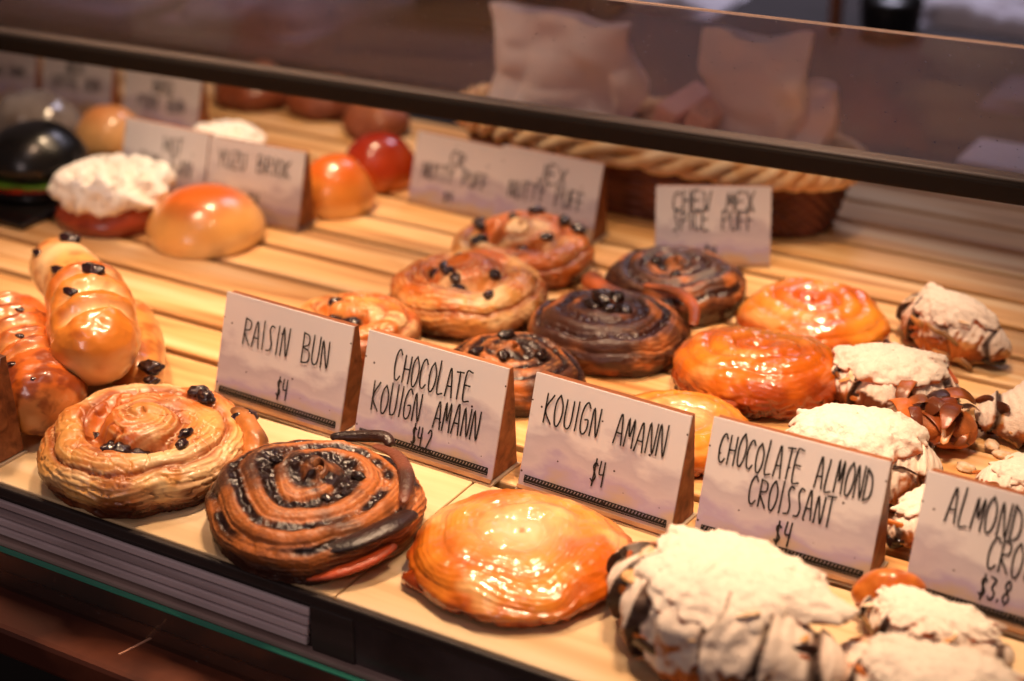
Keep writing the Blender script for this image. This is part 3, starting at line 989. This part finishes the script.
# crumbs and fallen almonds around the croissants
for k, (x, y) in enumerate(((.196, .150), (.203, .142), (.188, .158), (.108, -.020), (.101, -.027), (.115, -.013), (.184, .128))):
    b_ = blob(None, 'almond_crumb', (0, 0, 0), 0.0048, M_flakesug, 40 + k, (1.1, .8, .4), .2, 12)
    b_.location = (x, y, .0018)
    b_.rotation_euler[2] = k
    tag(b_, 'sugared almond crumb fallen on the wood beside the croissants', 'crumb', 'fallen almond crumbs')

# ------------------------------------------------------------------ raisin breads on the left


def bread_col(seed, pale, gold, brown, slashes):
    def col(d):
        N, nn = d['N'], d['n']
        up = N[..., 2]
        c = mix(L(pale), L(gold), sstep(-.15, .55, up + .25 * nn))
        c = mix(c, L(brown), sstep(.0, .6, fbm(d['P'] / .009 + 3, seed + 5, 4) + .25 * up) * .75)
        for (u0, w) in slashes:
            g = np.exp(-((d['u'] - u0) / w) ** 2) * sstep(.1, .7, np.sin(d['th']))
            c = mix(c, L(pale), g * .9)
        return rgba(c, .36)
    return col


def bread_disp(slashes, depth=.13):
    def disp(U, TH, P0):
        k = 0
        s = sstep(.05, .6, np.sin(TH))
        for (u0, w) in slashes:
            uu = U - u0 - .012 * np.cos(TH) - .016 * vnoise(P0 / .012, 15)
            k = k - depth * np.exp(-(uu / w) ** 2) * s + depth * .5 * np.exp(-((uu + w * 1.9) / (w * .9)) ** 2) * s
        return k + .05 * fbm(P0 / .010, 72, 3)
    return disp


o = empty('raisin_bread', (-0.270, -0.050, 0))
tag(o, 'dark golden ridged raisin bread at the far left, leaning against the other two breads', 'bread', 'raisin breads')
sl = [(.14, .016), (.23, .020), (.33, .018), (.42, .022), (.53, .018), (.63, .02)]
loaf(o, 'loaf', [(-.062, .046, .019), (-.036, .020, .0225), (-.002, -.004, .0235), (.026, -.022, .0225), (.044, -.036, .0195)], [.0205, .022, .0228, .0222, .0195], (.95, 1), M_bun, 101,
     bread_col(101, (220, 150, 84), (208, 104, 32), (120, 44, 14), sl), bread_disp(sl, .12), 240, 120, .05)
for p, s_ in (((.030, -.014, .040), .0030), ((.004, -.012, .046), .002), ((-.022, .014, .045), .0022), ((.034, -.034, .038), .0028), ((.016, -.030, .040), .0024)):
    blob(o, 'raisin', p, s_, M_raisin, 7, (1.3, .9, .6), .25, 12)

o = empty('raisin_bread', (-0.242, 0.004, 0))
tag(o, 'pale raisin bread lying under the upper one, its raisin end beside the big raisin swirl', 'bread', 'raisin breads')
loaf(o, 'loaf', [(-.044, .034, .014), (-.024, .016, .0165), (.0, -.008, .0165), (.026, -.036, .015)], [.013, .0155, .016, .0145], (.95, 1), M_bun, 104,
     bread_col(104, (240, 196, 134), (228, 152, 76), (176, 92, 34), []), None, 120, 80, .05)
for p, s_ in (((.033, -.031, .0270), .0056), ((.039, -.038, .0235), .0036)):
    blob(o, 'raisin', p, s_, M_raisin, 9, (1.3, .9, .7), .25, 14)

o = empty('raisin_bread', (-0.262, -0.010, 0.0205))
tag(o, 'glossy two lobed raisin bread resting on top of the other breads', 'bread', 'raisin breads')
SLW = [(.36, .035), (.54, .045), (.72, .035)]


def slit_disp(U, TH, P0):
    k = 0
    m_ = sstep(.25, .75, np.sin(TH - .15))
    for (u0, w) in SLW:
        k = k - .20 * np.exp(-((U - u0 - .03 * np.cos(TH) - .02 * vnoise(P0 / .01, 5)) / w) ** 2) * m_ + .05 * np.exp(-((U - u0 + w * 1.5) / w) ** 2) * m_
    return k + .045 * fbm(P0 / .011, 71, 3)


def slit_col(d):
    c = mix(L((238, 186, 118)), L((222, 132, 46)), sstep(-.3, .35, d['N'][..., 2] + .3 * d['n']))
    c = mix(c, L((168, 74, 22)), sstep(.15, .8, fbm(d['P'] / .014 + 3, 77, 3) + .25 * d['N'][..., 2]) * .6)
    for (u0, w) in SLW:
        g = np.exp(-((d['u'] - u0 - .03 * np.cos(d['th'])) / (w * .8)) ** 2) * sstep(.35, .8, np.sin(d['th'] - .15))
        c = mix(c, L((246, 212, 160)), g * .95)
    return rgba(c, .33)


loaf(o, 'back_lobe', [(-.092, .064, .008), (-.074, .050, .012), (-.048, .034, .015), (-.022, .016, .017)], [.0150, .0180, .0185, .0165], (.95, 1), M_bun, 108,
     bread_col(108, (244, 208, 156), (232, 164, 90), (184, 90, 28), [(.55, .12)]), None, 120, 90, .07, None)
loaf(o, 'front_lobe', [(-.026, .020, .022), (-.004, .000, .0245), (.024, -.026, .0235), (.048, -.050, .018)], [.0185, .0225, .0232, .0200], (.95, 1), M_bun, 107,
     slit_col, slit_disp, 220, 140, .06, None)
for p, s_ in (((.006, -.004, .0475), .0056), ((.010, -.026, .0440), .0036), ((-.066, .052, .031), .0056), ((-.040, .016, .030), .0044), ((-.076, .036, .026), .0034), ((-.024, -.002, .030), .0038)):
    blob(o, 'raisin', p, s_, M_raisin, 11, (1.3, .8, .55), .25, 14)

# ------------------------------------------------------------------ buns at the back left
o = empty('golden_bun', (-0.3443, 0.1805, 0))
tag(o, 'smooth round golden bun in front of the blurred cards on the left', 'bun')
bun_mesh(o, 'crust', .0392, .0345, 0, M_bun, 111, (214, 104, 26), (244, 182, 100), (250, 218, 156), .34)
o = empty('cream_bun', (-0.4206, 0.178, 0))
tag(o, 'red brown bun with lumpy white cream on top, left of the golden bun', 'bun')
bun_mesh(o, 'bun_base', .0400, .027, 0, M_bun, 114, (206, 110, 50), (176, 74, 34), (130, 50, 24), .4)
cream_mesh(o, 'cream_topping', .0385, .0185, .0175, 115)
for p in ((.004, -.012, .0335), (-.006, -.020, .031), (.014, -.016, .032), (-.016, -.008, .0335), (.000, -.026, .0285)):
    blob(o, 'herb_fleck', p, .0022, simple('herb', (96, 92, 50), .6) if 'herb' not in bpy.data.materials else bpy.data.materials['herb'], 4, (1.4, .7, .5), .2, 8)
o = empty('cream_bun', (-0.429, 0.305, 0))
tag(o, 'bun with white cream top half hidden behind the card beside the golden bun', 'bun')
bun_mesh(o, 'bun_base', .026, .018, 0, M_bun, 117, (190, 100, 46), (160, 74, 34), (130, 50, 24), .4, 40)
cream_mesh(o, 'cream_topping', .0275, .013, .0125, 118, 60)
m = MB(); m.box(-0.62, -0.459, 0.128, 0.262, 0.0005, 0.005)
tag(m.build('black_tray', M_black, None, .001), 'flat black tray under the black bun sandwich', 'tray')
o = empty('black_bun_sandwich', (-0.500, 0.187, 0.005))
tag(o, 'glossy black bun sandwich with green and red filling at the left edge', 'sandwich')
bun_mesh(o, 'lower_bun', .034, .012, 0, M_black, 121, (20, 16, 16), (20, 16, 16), (20, 16, 16), n=40)
blob(o, 'lettuce_leaf', (0, 0, .0125), .0345, M_green, 3, (1, 1, .05), .16, 40, 4)
blob(o, 'tomato_slice', (0.002, -.002, .0095), .0345, M_red, 3, (1, 1, .05), .04, 24, 2)
bun_mesh(o, 'upper_bun', .036, .034, .0135, M_black, 122, (20, 16, 16), (20, 16, 16), (20, 16, 16), n=50)
o = empty('dinner_roll', (-0.493, 0.122, 0))
tag(o, 'tiny golden roll at the left edge before the black tray', 'roll')
bun_mesh(o, 'crust', .010, .009, 0, M_bun, 124, (220, 150, 70), (230, 170, 90), (200, 130, 60), n=24)
o = empty('round_roll', (-0.522, 0.284, 0))
tag(o, 'tan floury roll behind the black bun sandwich', 'roll')
bun_mesh(o, 'crust', .027, .034, 0, M_bun, 126, (206, 130, 66), (222, 168, 106), (226, 184, 128), .6, 40)
o = empty('wrapped_bun', (-0.588, 0.275, 0))
tag(o, 'bun in clear grey plastic wrap behind the black bun sandwich', 'bun')
bun_mesh(o, 'wrapping', .036, .036, 0, M_wrap, 127, (150, 138, 130), (120, 100, 90), (90, 70, 60), n=50, wob=.08)
o = empty('orange_bun', (-0.3038, 0.2707, 0))
tag(o, 'shiny orange bun right of the blurred cards, half behind them', 'bun')
bun_mesh(o, 'crust', .0265, .0365, 0, M_bun, 129, (222, 104, 24), (236, 150, 62), (240, 190, 116), .34, 50)
o = empty('red_bun', (-0.3069, 0.3286, 0))
tag(o, 'dark red glazed bun behind the shiny orange bun', 'bun')
bun_mesh(o, 'crust', .0275, .0350, 0, M_bun, 131, (150, 40, 16), (180, 62, 22), (222, 130, 50), .25, 50)
for i, (x, y, r, t, lb) in enumerate(((-.500, .430, .030, .034, 'brown crusty roll in the dim back, left one of three'),
                                       (-.435, .440, .030, .030, 'brown crusty roll in the dim back, middle one of three'),
                                       (-.375, .420, .026, .026, 'brown crusty roll in the dim back, right one of three'))):
    o = empty('crusty_roll', (x, y, 0))
    tag(o, lb, 'roll', 'crusty rolls at the back')
    bun_mesh(o, 'crust', r, t, 0, M_dough, 140 + i, (170, 98, 54), (140, 70, 36), (100, 50, 28), .6, 40, wob=.12)

# ------------------------------------------------------------------ price signs
GL = {
    'A': [[(0, 0), (.5, 1), (1, 0)], [(.18, .36), (.85, .36)]],
    'B': [[(0, 0), (0, 1)], [(0, 1), (.75, .92), (.8, .65), (0, .52)], [(0, .52), (.95, .40), (.9, .08), (0, 0)]],
    'C': [[(.95, .85), (.6, 1), (.2, .85), (0, .5), (.15, .1), (.55, 0), (.95, .15)]],
    'D': [[(.05, 0), (.05, 1)], [(.05, 1), (.7, .8), (.95, .45), (.75, .12), (.05, 0)]],
    'E': [[(.9, 1), (.05, .96), (.05, .02), (.95, 0)], [(.05, .52), (.8, .52)]],
    'F': [[(.9, 1), (.05, .97), (.05, 0)], [(.05, .52), (.75, .52)]],
    'G': [[(.95, .85), (.6, 1), (.2, .85), (0, .5), (.15, .1), (.55, 0), (.9, .15), (.92, .45), (.5, .45)]],
    'H': [[(.05, 0), (.05, 1)], [(.95, 0), (.95, 1)], [(.05, .5), (.95, .52)]],
    'I': [[(.5, 0), (.5, 1)]],
    'K': [[(.08, 0), (.08, 1)], [(.95, 1), (.1, .45), (1, 0)]],
    'L': [[(.1, 1), (.1, .02), (.95, 0)]],
    'M': [[(0, 0), (.15, 1), (.5, .35), (.85, 1), (1, 0)]],
    'N': [[(.05, 0), (.08, 1), (.9, 0), (.95, 1)]],
    'O': [[(.5, 1), (.12, .8), (0, .45), (.2, .05), (.6, 0), (.95, .3), (.95, .7), (.5, 1)]],
    'P': [[(.05, 0), (.05, 1)], [(.05, 1), (.85, .9), (.85, .6), (.05, .48)]],
    'Q': [[(.5, 1), (.1, .8), (0, .45), (.2, .05), (.6, 0), (.95, .3), (.95, .7), (.5, 1)], [(.6, .25), (1, -.1)]],
    'R': [[(.05, 0), (.05, 1)], [(.05, 1), (.85, .9), (.8, .6), (.05, .5), (.98, 0)]],
    'S': [[(.95, .95), (.55, 1), (.3, .8), (.5, .55), (.75, .3), (.6, .05), (.1, 0)]],
    'T': [[(.5, 0), (.5, 1)], [(0, .97), (1, 1)]],
    'U': [[(.05, 1), (.05, .25), (.35, 0), (.75, .05), (.92, .3), (.95, 1)]],
    'V': [[(0, 1), (.5, 0), (1, 1)]],
    'Y': [[(0, 1), (.5, .5), (1, 1)], [(.5, .5), (.5, 0)]],
    'Z': [[(.05, 1), (.95, 1), (.05, 0), (.95, 0)]],
    'X': [[(0, 1), (1, 0)], [(0, 0), (1, 1)]],
    'J': [[(.8, 1), (.8, .2), (.5, 0), (.1, .15)]],
    '$': [[(.9, .8), (.5, .88), (.2, .72), (.5, .5), (.85, .3), (.5, .1), (.1, .18)], [(.5, 1.05), (.5, -.08)]],
    '4': [[(.15, 1), (.1, .5), (.9, .5)], [(.85, 1), (.8, 0)]],
    '2': [[(.1, .8), (.5, 1), (.9, .75), (.1, 0), (.95, 0)]],
    '3': [[(.1, 1), (.85, .9), (.4, .55), (.9, .3), (.5, 0), (.05, .1)]],
    '8': [[(.5, .52), (.15, .75), (.5, 1), (.85, .75), (.5, .52), (.1, .25), (.5, 0), (.9, .25), (.5, .52)]],
    '.': [[(.4, .0), (.55, .08)]],
}
WS, HS = 0.085, 0.0597
TILT = R_(16.8)


def ribbon(V, F, pl, w, fn):
    """flat stroke along a polyline in card plane"""
    P = [np.array(p, float) for p in pl]
    if len(P) > 2:
        A = catmull(P, len(P) * 4)
    else:
        A = np.array(P)
    n = len(A)
    for i in range(n):
        t = A[min(i + 1, n - 1)] - A[max(i - 1, 0)]
        t = t / (np.linalg.norm(t) + 1e-9)
        s = np.array([-t[1], t[0]]) * w / 2
        e = t * (w * .4) * (-1 if i == 0 else (1 if i == n - 1 else 0))
        V.append(fn(*(A[i] + s + e)))
        V.append(fn(*(A[i] - s + e)))
    b = len(V) - 2 * n
    for i in range(n - 1):
        F.append((b + 2 * i, b + 2 * i + 1, b + 2 * i + 3, b + 2 * i + 2))


def text(parent, lines, s, seed, lift=0.0019, w=0.00085):
    """lines: (string, u0, u1, v centre from top, height) as fractions of the card"""
    rng = random.Random(seed)
    V, F = [], []

    def fn(a, b):
        return (a, math.sin(TILT) * b - math.cos(TILT) * lift, math.cos(TILT) * b + math.sin(TILT) * lift)
    for st_, u0, u1, vc, h in lines:
        hh = h * HS * s
        units = sum(0.55 if c == 'I' else (1.35 if c == ' ' else (.5 if c == '.' else 1)) for c in st_)
        adv = (u1 - u0) * WS * s / units
        x = -WS * s / 2 + u0 * WS * s
        for c in st_:
            a = adv * (0.55 if c == 'I' else (1.35 if c == ' ' else (.5 if c == '.' else 1)))
            if c in GL:
                gh = hh * rng.uniform(.92, 1.08)
                by = HS * s * (1 - vc) - hh / 2 + rng.uniform(-.03, .03) * hh
                sl_ = rng.uniform(.0, .10) * gh
                for pl in GL[c]:
                    ribbon(V, F, [(x + a * .10 + px * a * .74 + sl_ * py * .6, by + py * gh) for px, py in pl], w, fn)
            x += a
    return obj('lettering', V, F, M_ink, parent, False)


def prism(parent, name, mat, x0, x1, sec, bevel=0.0):
    """extrude section [(y, z)...] along x"""
    n = len(sec)
    V = [(x0, y, z) for y, z in sec] + [(x1, y, z) for y, z in sec]
    F = [tuple(range(n)), tuple(range(2 * n - 1, n - 1, -1))]
    for i in range(n):
        j = (i + 1) % n
        F.append((i, n + i, n + j, j))
    o = obj(name, V, F, mat, parent, False)
    if bevel:
        md = o.modifiers.new('bevel', 'BEVEL')
        md.width = bevel
        md.segments = 2
    return o


def sign(loc, rz, s, lines, label, seed, border=True, fine=True):
    root = empty('price_sign', (loc[0], loc[1], loc[2] if len(loc) > 2 else 0), R_(rz))
    tag(root, label, 'sign', 'price signs')
    H = HS * s
    W2 = WS * s / 2
    dt, up = math.sin(TILT), math.cos(TILT)
    zt, yt = H * up, H * dt
    bd = 0.0245 * s
    th = 0.0012
    prism(root, 'wedge_block', M_signwood, -W2 + .0008, W2 - .0008,
          [(0.001, 0.0016), (yt + .0006, zt - .0006), (yt + .0042, zt - .0006), (bd, 0.0016)], .0004)
    # printed card, slab in the tilted front plane
    prism(root, 'card', M_card, -W2, W2, [(0, 0.0012), (-th * up, 0.0012 + th * dt), (yt - th * up, zt + th * dt), (yt, zt)], .0002)
    prism(root, 'edge_strip', M_signedge, -W2, W2, [(-.0012 * up - .0001, 0.0012), (-.0023 * up, 0.0022), (H * .055 * dt - .0023 * up, H * .055 * up + .0006), (H * .055 * dt - .0012 * up, H * .055 * up)])
    prism(root, 'base_strip', M_acryl, -W2 - .0006, W2 + .0006, [(-.0022, 0), (-.0022, .0012), (bd + .001, .0012), (bd + .001, 0)])
    text(root, lines, s, seed, lift=.0019)
    if border:
        V, F = [], []

        def fn(a, b):
            return (a, dt * b - up * .0019, up * b + dt * .0019)
        v0 = H * .085
        v1 = H * .140
        xa, xb = -W2 + .04 * WS * s, W2 - .035 * WS * s
        ribbon(V, F, [(xa, v0), (xb, v0)], .0006, fn)
        ribbon(V, F, [(xa, v1), (xb, v1)], .0006, fn)
        ribbon(V, F, [(xa, v0), (xa, v1)], .0006, fn)
        ribbon(V, F, [(xb, v0), (xb, v1)], .0006, fn)
        ribbon(V, F, [(xa, v0 + .0011), (xb, v0 + .0011)], .0011, fn)
        n = 44
        for k in range(n):
            x = xa + (xb - xa) * (k + .5) / n
            ribbon(V, F, [(x - .0004, v0 + .0016), (x + .0004, v1 - .0002)], .0010, fn)
        obj('border_print', V, F, M_ink, root, False)
    return root


sign((-0.1492, 0.0), -2.05, 1, [('RAISIN BUN', .17, .86, .30, .25), ('$4', .48, .58, .71, .19)],
     'sign reading raisin bun $4, leftmost of the front sign row', 1)
sign((-0.0557, -0.002), -2.2, 1, [('CHOCOLATE', .22, .78, .24, .25), ('KOUIGN AMANN', .09, .87, .54, .25), ('$4.2', .41, .56, .78, .18)],
     'sign reading chocolate kouign amann $4.2 behind the large chocolate swirl', 2)
sign((0.0421, -0.002), -3.0, 1, [('KOUIGN AMANN', .09, .89, .26, .25), ('$4', .45, .55, .66, .19)],
     'sign reading kouign amann $4 behind the shiny orange swirl', 3)
sign((0.1366, 0.0008), -0.3, 1, [('CHOCOLATE ALMOND', .06, .94, .21, .24), ('CROISSANT', .27, .76, .48, .23), ('$4', .45, .55, .75, .18)],
     'sign reading chocolate almond croissant $4', 4)
sign((0.2375, 0.0005), -1.5, 1, [('ALMOND', .13, .53, .20, .26), ('CROISSANT', .38, .92, .46, .25), ('$3.8', .37, .54, .71, .18)],
     'sign reading almond croissant $3.8, cut by the right edge', 5)
sign((-0.2800, -0.118), -2, 1, [], 'sign at the left edge seen only by its dark wooden side', 6)
sign((-0.3364, 0.2162), 3.5, .90, [('YUZU BRIOK', .10, .88, .24, .22), ('$4', .45, .58, .70, .16)],
     'blurred card just behind the golden bun', 7, False)
sign((-0.4181, 0.2194), 0, .88, [('HOT', .48, .72, .25, .20), ('BUN FAN', .22, .85, .50, .22)],
     'blurred card behind the lumpy white cream bun', 8, False)
sign((-0.5140, 0.3290), 5.3, .82, [('BBQ', .38, .66, .25, .20), ('PORK BUN', .20, .82, .52, .20)],
     'blurred card standing up directly behind the cream bun card', 9, False)
sign((-0.6102, 0.3399), 9.6, .75, [('MEXI', .35, .60, .24, .18), ('COFFEE BUN', .12, .85, .50, .20)],
     'blurred card at the back left above the tan floury roll', 10, False)
sign((-0.6862, 0.3343), 14, .72, [('MATCHA BUN', .12, .85, .45, .20)],
     'blurred card cut by the left edge at the top', 11, False)
sign((-0.2300, 0.3010), -2.5, .84, [('CR', .42, .60, .26, .20), ('NUTTY PUFF', .12, .88, .50, .22), ('$4', .40, .52, .80, .14)],
     'left card of the pair behind the raisin swirls', 12, False)
sign((-0.1560, 0.2960), -1.0, .90, [('JEX', .38, .68, .24, .22), ('NUTTY PUFF', .12, .88, .50, .22), ('$4', .44, .54, .82, .14)],
     'right card of the pair behind the raisin swirls', 13, False)
sign((-0.0352, 0.3030), 29, .855, [('CHEV MEX', .14, .86, .18, .24), ('SPICE PUFF', .14, .86, .42, .24), ('$4', .42, .54, .80, .15)],
     'upright blurred card turned to the viewer in front of the wicker basket', 14, False)

# ------------------------------------------------------------------ wicker basket
bk = empty('wicker_basket', (-0.127, 0.398, 0), R_(0))
tag(bk, 'low oval wicker basket with a pale braided rim behind the cards', 'basket')


def oval(t, a, b, p=2.6):
    c, s = math.cos(t), math.sin(t)
    return (a * math.copysign(abs(c) ** (2 / p), c), b * math.copysign(abs(s) ** (2 / p), s))


BA, BB, BH = 0.146, 0.050, 0.044
nth, nz = 360, 60
V = np.zeros((nz, nth, 3))
for i in range(nz):
    h = i / (nz - 1)
    k = .90 + .09 * h
    for j in range(nth):
        t = 2 * math.pi * j / nth
        x, y = oval(t, BA * k, BB * k)
        row = int(h * 12)
        r_ = 1 + .018 * math.sin(t * 40 + math.pi * (row % 2)) * abs(math.sin(h * 12 * math.pi)) + .008 * abs(math.sin(h * 12 * math.pi))
        V[i, j] = (x * r_, y * r_, .002 + h * BH)
# inner skin
V2 = V[::-1].copy()
V2[..., :2] *= .965
Vall = np.concatenate([V, V2], 0)
obj('woven_wall', Vall.reshape(-1, 3), grid_faces(nz * 2, nth), M_wickd, bk)
Vb = [oval(2 * math.pi * j / 60, BA * .90, BB * .90) for j in range(60)]
obj('bottom', [(x, y, .001) for x, y in Vb] + [(x, y, .004) for x, y in Vb], [tuple(range(59, -1, -1)), tuple(range(60, 120))] + [(j, (j + 1) % 60, 60 + (j + 1) % 60, 60 + j) for j in range(60)], M_wickd, bk, False)
for st_ in range(3):
    pts = []
    for j in range(420):
        t = 2 * math.pi * j / 420
        x, y = oval(t, BA, BB)
        ph = t * 14 + st_ * 2 * math.pi / 3
        rr = 1 + .030 * math.cos(ph)
        pts.append((x * rr, y * (1 + .09 * math.cos(ph)), BH + .002 + .0055 * math.sin(ph)))
    v_, f_ = tube_mesh(pts, .0042, 8, True)
    obj('rim_braid', v_, f_, M_wick, bk)

# ------------------------------------------------------------------ black rail and leaning glass
ry = R_(4.6)
rail = empty('glass_guard', (-0.15, 0.190, 0.0))
rail.rotation_euler[2] = ry
tag(rail, 'dusty leaning glass guard on a black rail across the back of the display', 'glass guard')
m = MB(); m.box(-0.75, 0.75, -0.007, 0.010, 0.1120, 0.1235)
m.build('rail', M_bar, rail, .002)
m = MB(); m.box(-0.75, 0.75, -0.004, 0.006, 0.1232, 0.1255)
m.build('gasket', M_barlip, rail, .0008)
for x in (-0.74, 0.60):
    m = MB(); m.box(x - .008, x + .008, -0.005, 0.009, 0.0, 0.1120)
    m.build('post', M_bar, rail, .002)
y1, z1 = -0.088, 0.2170
m = MB()
m.hexa([(-0.75, -.002, .1245), (.75, -.002, .1245), (.75, .003, .1245), (-.75, .003, .1245),
        (-0.75, y1 - .002, z1), (.75, y1 - .002, z1), (.75, y1 + .003, z1), (-.75, y1 + .003, z1)])
m.build('glass_sheet', M_glass, rail)
m = MB(); m.box(-.75, .75, y1 - .0012, y1 + .0014, z1, z1 + .0007)
m.build('glass_edge', M_brightedge, rail)

# ------------------------------------------------------------------ things behind the guard
m = MB(); m.box(-2.4, 1.6, 0.545, 2.0, -0.93, -0.002)
tag(m.build('back_counter', M_counter, None, .004), 'dark work counter behind the pastry display', 'counter')


def paper_bag(loc, rz, w, d, h, seed, label, mat=None, lean=0, flare=0):
    root = empty('paper_bag', loc, R_(rz))
    tag(root, label, 'paper bag', 'paper bags behind the glass')
    nu, nv = 50, 96
    u = np.linspace(0, 1, nu)
    th = np.linspace(0, 2 * math.pi, nv, endpoint=False)
    U, TH = np.meshgrid(u, th, indexing='ij')
    c, s = np.cos(TH), np.sin(TH)
    X = w / 2 * np.sign(c) * np.abs(c) ** .45 * (1 + .06 * np.sin(U * 9 + seed)) * (1 + flare * U)
    Y = d / 2 * np.sign(s) * np.abs(s) ** .45 * (1 - .75 * U)
    Z = h * U
    P = np.stack([X, Y + lean * U, Z], -1)
    n1 = vnoise(P / .035 + seed, seed)
    n2 = vnoise(P / .015 + seed, seed + 1)
    P[..., 0] += (.010 * n1 + .003 * n2) * sstep(.1, .5, U)
    P[..., 1] += (.010 * vnoise(P / .03 + 9, seed + 2) + .003 * n2) * sstep(.1, .5, U)
    P[..., 2] += .007 * vnoise(P / .03 + 4, seed + 3) * U
    P[..., 1] += .005 * (1 - np.abs(vnoise(P / .018 + 2, seed + 8))) * sstep(.1, .4, U)
    P[..., 2] = np.maximum(P[..., 2], 0)
    o = obj('bag_body', P.reshape(-1, 3), grid_faces(nu, nv) + [tuple(range(nv))[::-1]], mat or M_bagp, root)
    return root


paper_bag((-0.200, 0.398, 0.008), 0, .086, .048, .110, 3, 'crumpled pale paper bag standing in the left end of the wicker basket', flare=.45)
paper_bag((-0.052, 0.398, 0.008), 0, .062, .048, .116, 6, 'upright pale paper bag standing in the middle of the wicker basket', flare=.2)
paper_bag((-0.012, 0.398, 0.008), 0, .024, .040, .092, 8, 'narrow rounded paper bag at the right end of the wicker basket', flare=.5)
for i, (x, r) in enumerate(((-.128, 24), (-.104, 24))):
    o = empty('pink_carton', (x, .398, .006 + .012 * math.sin(R_(r)) ))
    o.rotation_euler = (0, R_(r), 0)
    tag(o, ('pinkish flat carton leaning in the basket, left one', 'pinkish flat carton leaning in the basket, right one')[i], 'carton', 'flat cartons')
    m = MB(); m.box(-.009, .006, -.030, .030, 0, .066)
    m.build('box', M_carton, o, .002)
    m = MB(); m.box(-.0098, .0068, -.031, .031, .062, .070)
    m.build('lid', M_carton, o, .002)
# linen heaps; the two at the left are added for reflected grey
def linen(loc, sx, sy, h, seed, label, mat=None):
    n = 70
    x = np.linspace(-1, 1, n)
    X, Y = np.meshgrid(x, x, indexing='ij')
    w = np.clip(1 - (X ** 4 + Y ** 4), 0, 1) ** .5
    Z = h * w * (.65 + .35 * vnoise(np.stack([X * 2, Y * 2, 0 * X], -1) + seed, seed)) + .1 * h * vnoise(np.stack([X * 7, Y * 7, 0 * X], -1), seed) * w
    P = np.stack([X * sx, Y * sy, np.maximum(Z, 0)], -1).reshape(-1, 3)
    B = P.copy(); B[:, 2] = -.001
    F = [(i * n + j, (i + 1) * n + j, (i + 1) * n + j + 1, i * n + j + 1) for i in range(n - 1) for j in range(n - 1)]
    F += [tuple(k + n * n for k in f[::-1]) for f in F]
    o = obj('linen_cloth', np.vstack([P, B]), F, mat or M_cloth)
    o.location = loc
    tag(o, label, 'cloth', 'grey cloths')
    return o


linen((-0.98, 0.80, -.0008), .20, .22, .05, 3, 'added grey shape standing in for reflected grey at the upper left behind the glass')  # added shape, gives the glass its reflected grey
linen((-0.66, 0.72, -.0008), .085, .13, .05, 5, 'added grey shape standing in for reflected grey near the dark box behind the glass')
linen((0.13, 0.76, -.0008), .12, .05, .03, 7, 'grey linen cloth laid flat behind the right part of the glass')
linen((-0.050, 0.975, -.0008), .075, .045, .035, 9, 'pale folded linen stack beyond the top right of the glass', M_bagp)
linen((-0.36, 0.90, -.0008), .07, .05, .03, 11, 'pale folded linen stack beyond the top middle of the glass', M_bagp)
m = MB(); m.box(.04, .20, .56, .62, -.002, .006)
tag(m.build('flat_lid', M_bagp, None, .002), 'pale flat lid lying on the counter just above the black rail at the right', 'lid')
o = empty('storage_box', (-0.46, 0.80, -.002), R_(5))
tag(o, 'black storage box standing behind the left half of the glass', 'box')
m = MB(); m.box(-.09, .09, -.06, .06, 0, .07); m.build('box_body', M_black, o, .004)
m = MB(); m.box(-.093, .093, -.063, .063, .07, .08); m.build('lid', M_black, o, .003)
o = empty('serving_pot', (-0.125, 0.885, -.002))
tag(o, 'round black pot standing behind the right part of the glass', 'pot')
bun_mesh(o, 'pot_body', .028, .030, 0, M_black, 3, (20, 16, 16), (20, 16, 16), (20, 16, 16), n=40, wob=0, prof=[(0, .8), (.8, .8), (.98, .95), (1.0, .9), (.98, .5), (.9, .1), (.8, 0), (.4, 0), (0, 0)])
bun_mesh(o, 'lid', .029, .012, .028, M_black, 4, (20, 16, 16), (20, 16, 16), (20, 16, 16), n=40, wob=0)
m = MB(); m.box(-.178, -.167, .866, .877, -.002, .30)
tag(m.build('wooden_post', M_tan, None, .002), 'tan wooden post standing on the back counter at the top right', 'post')
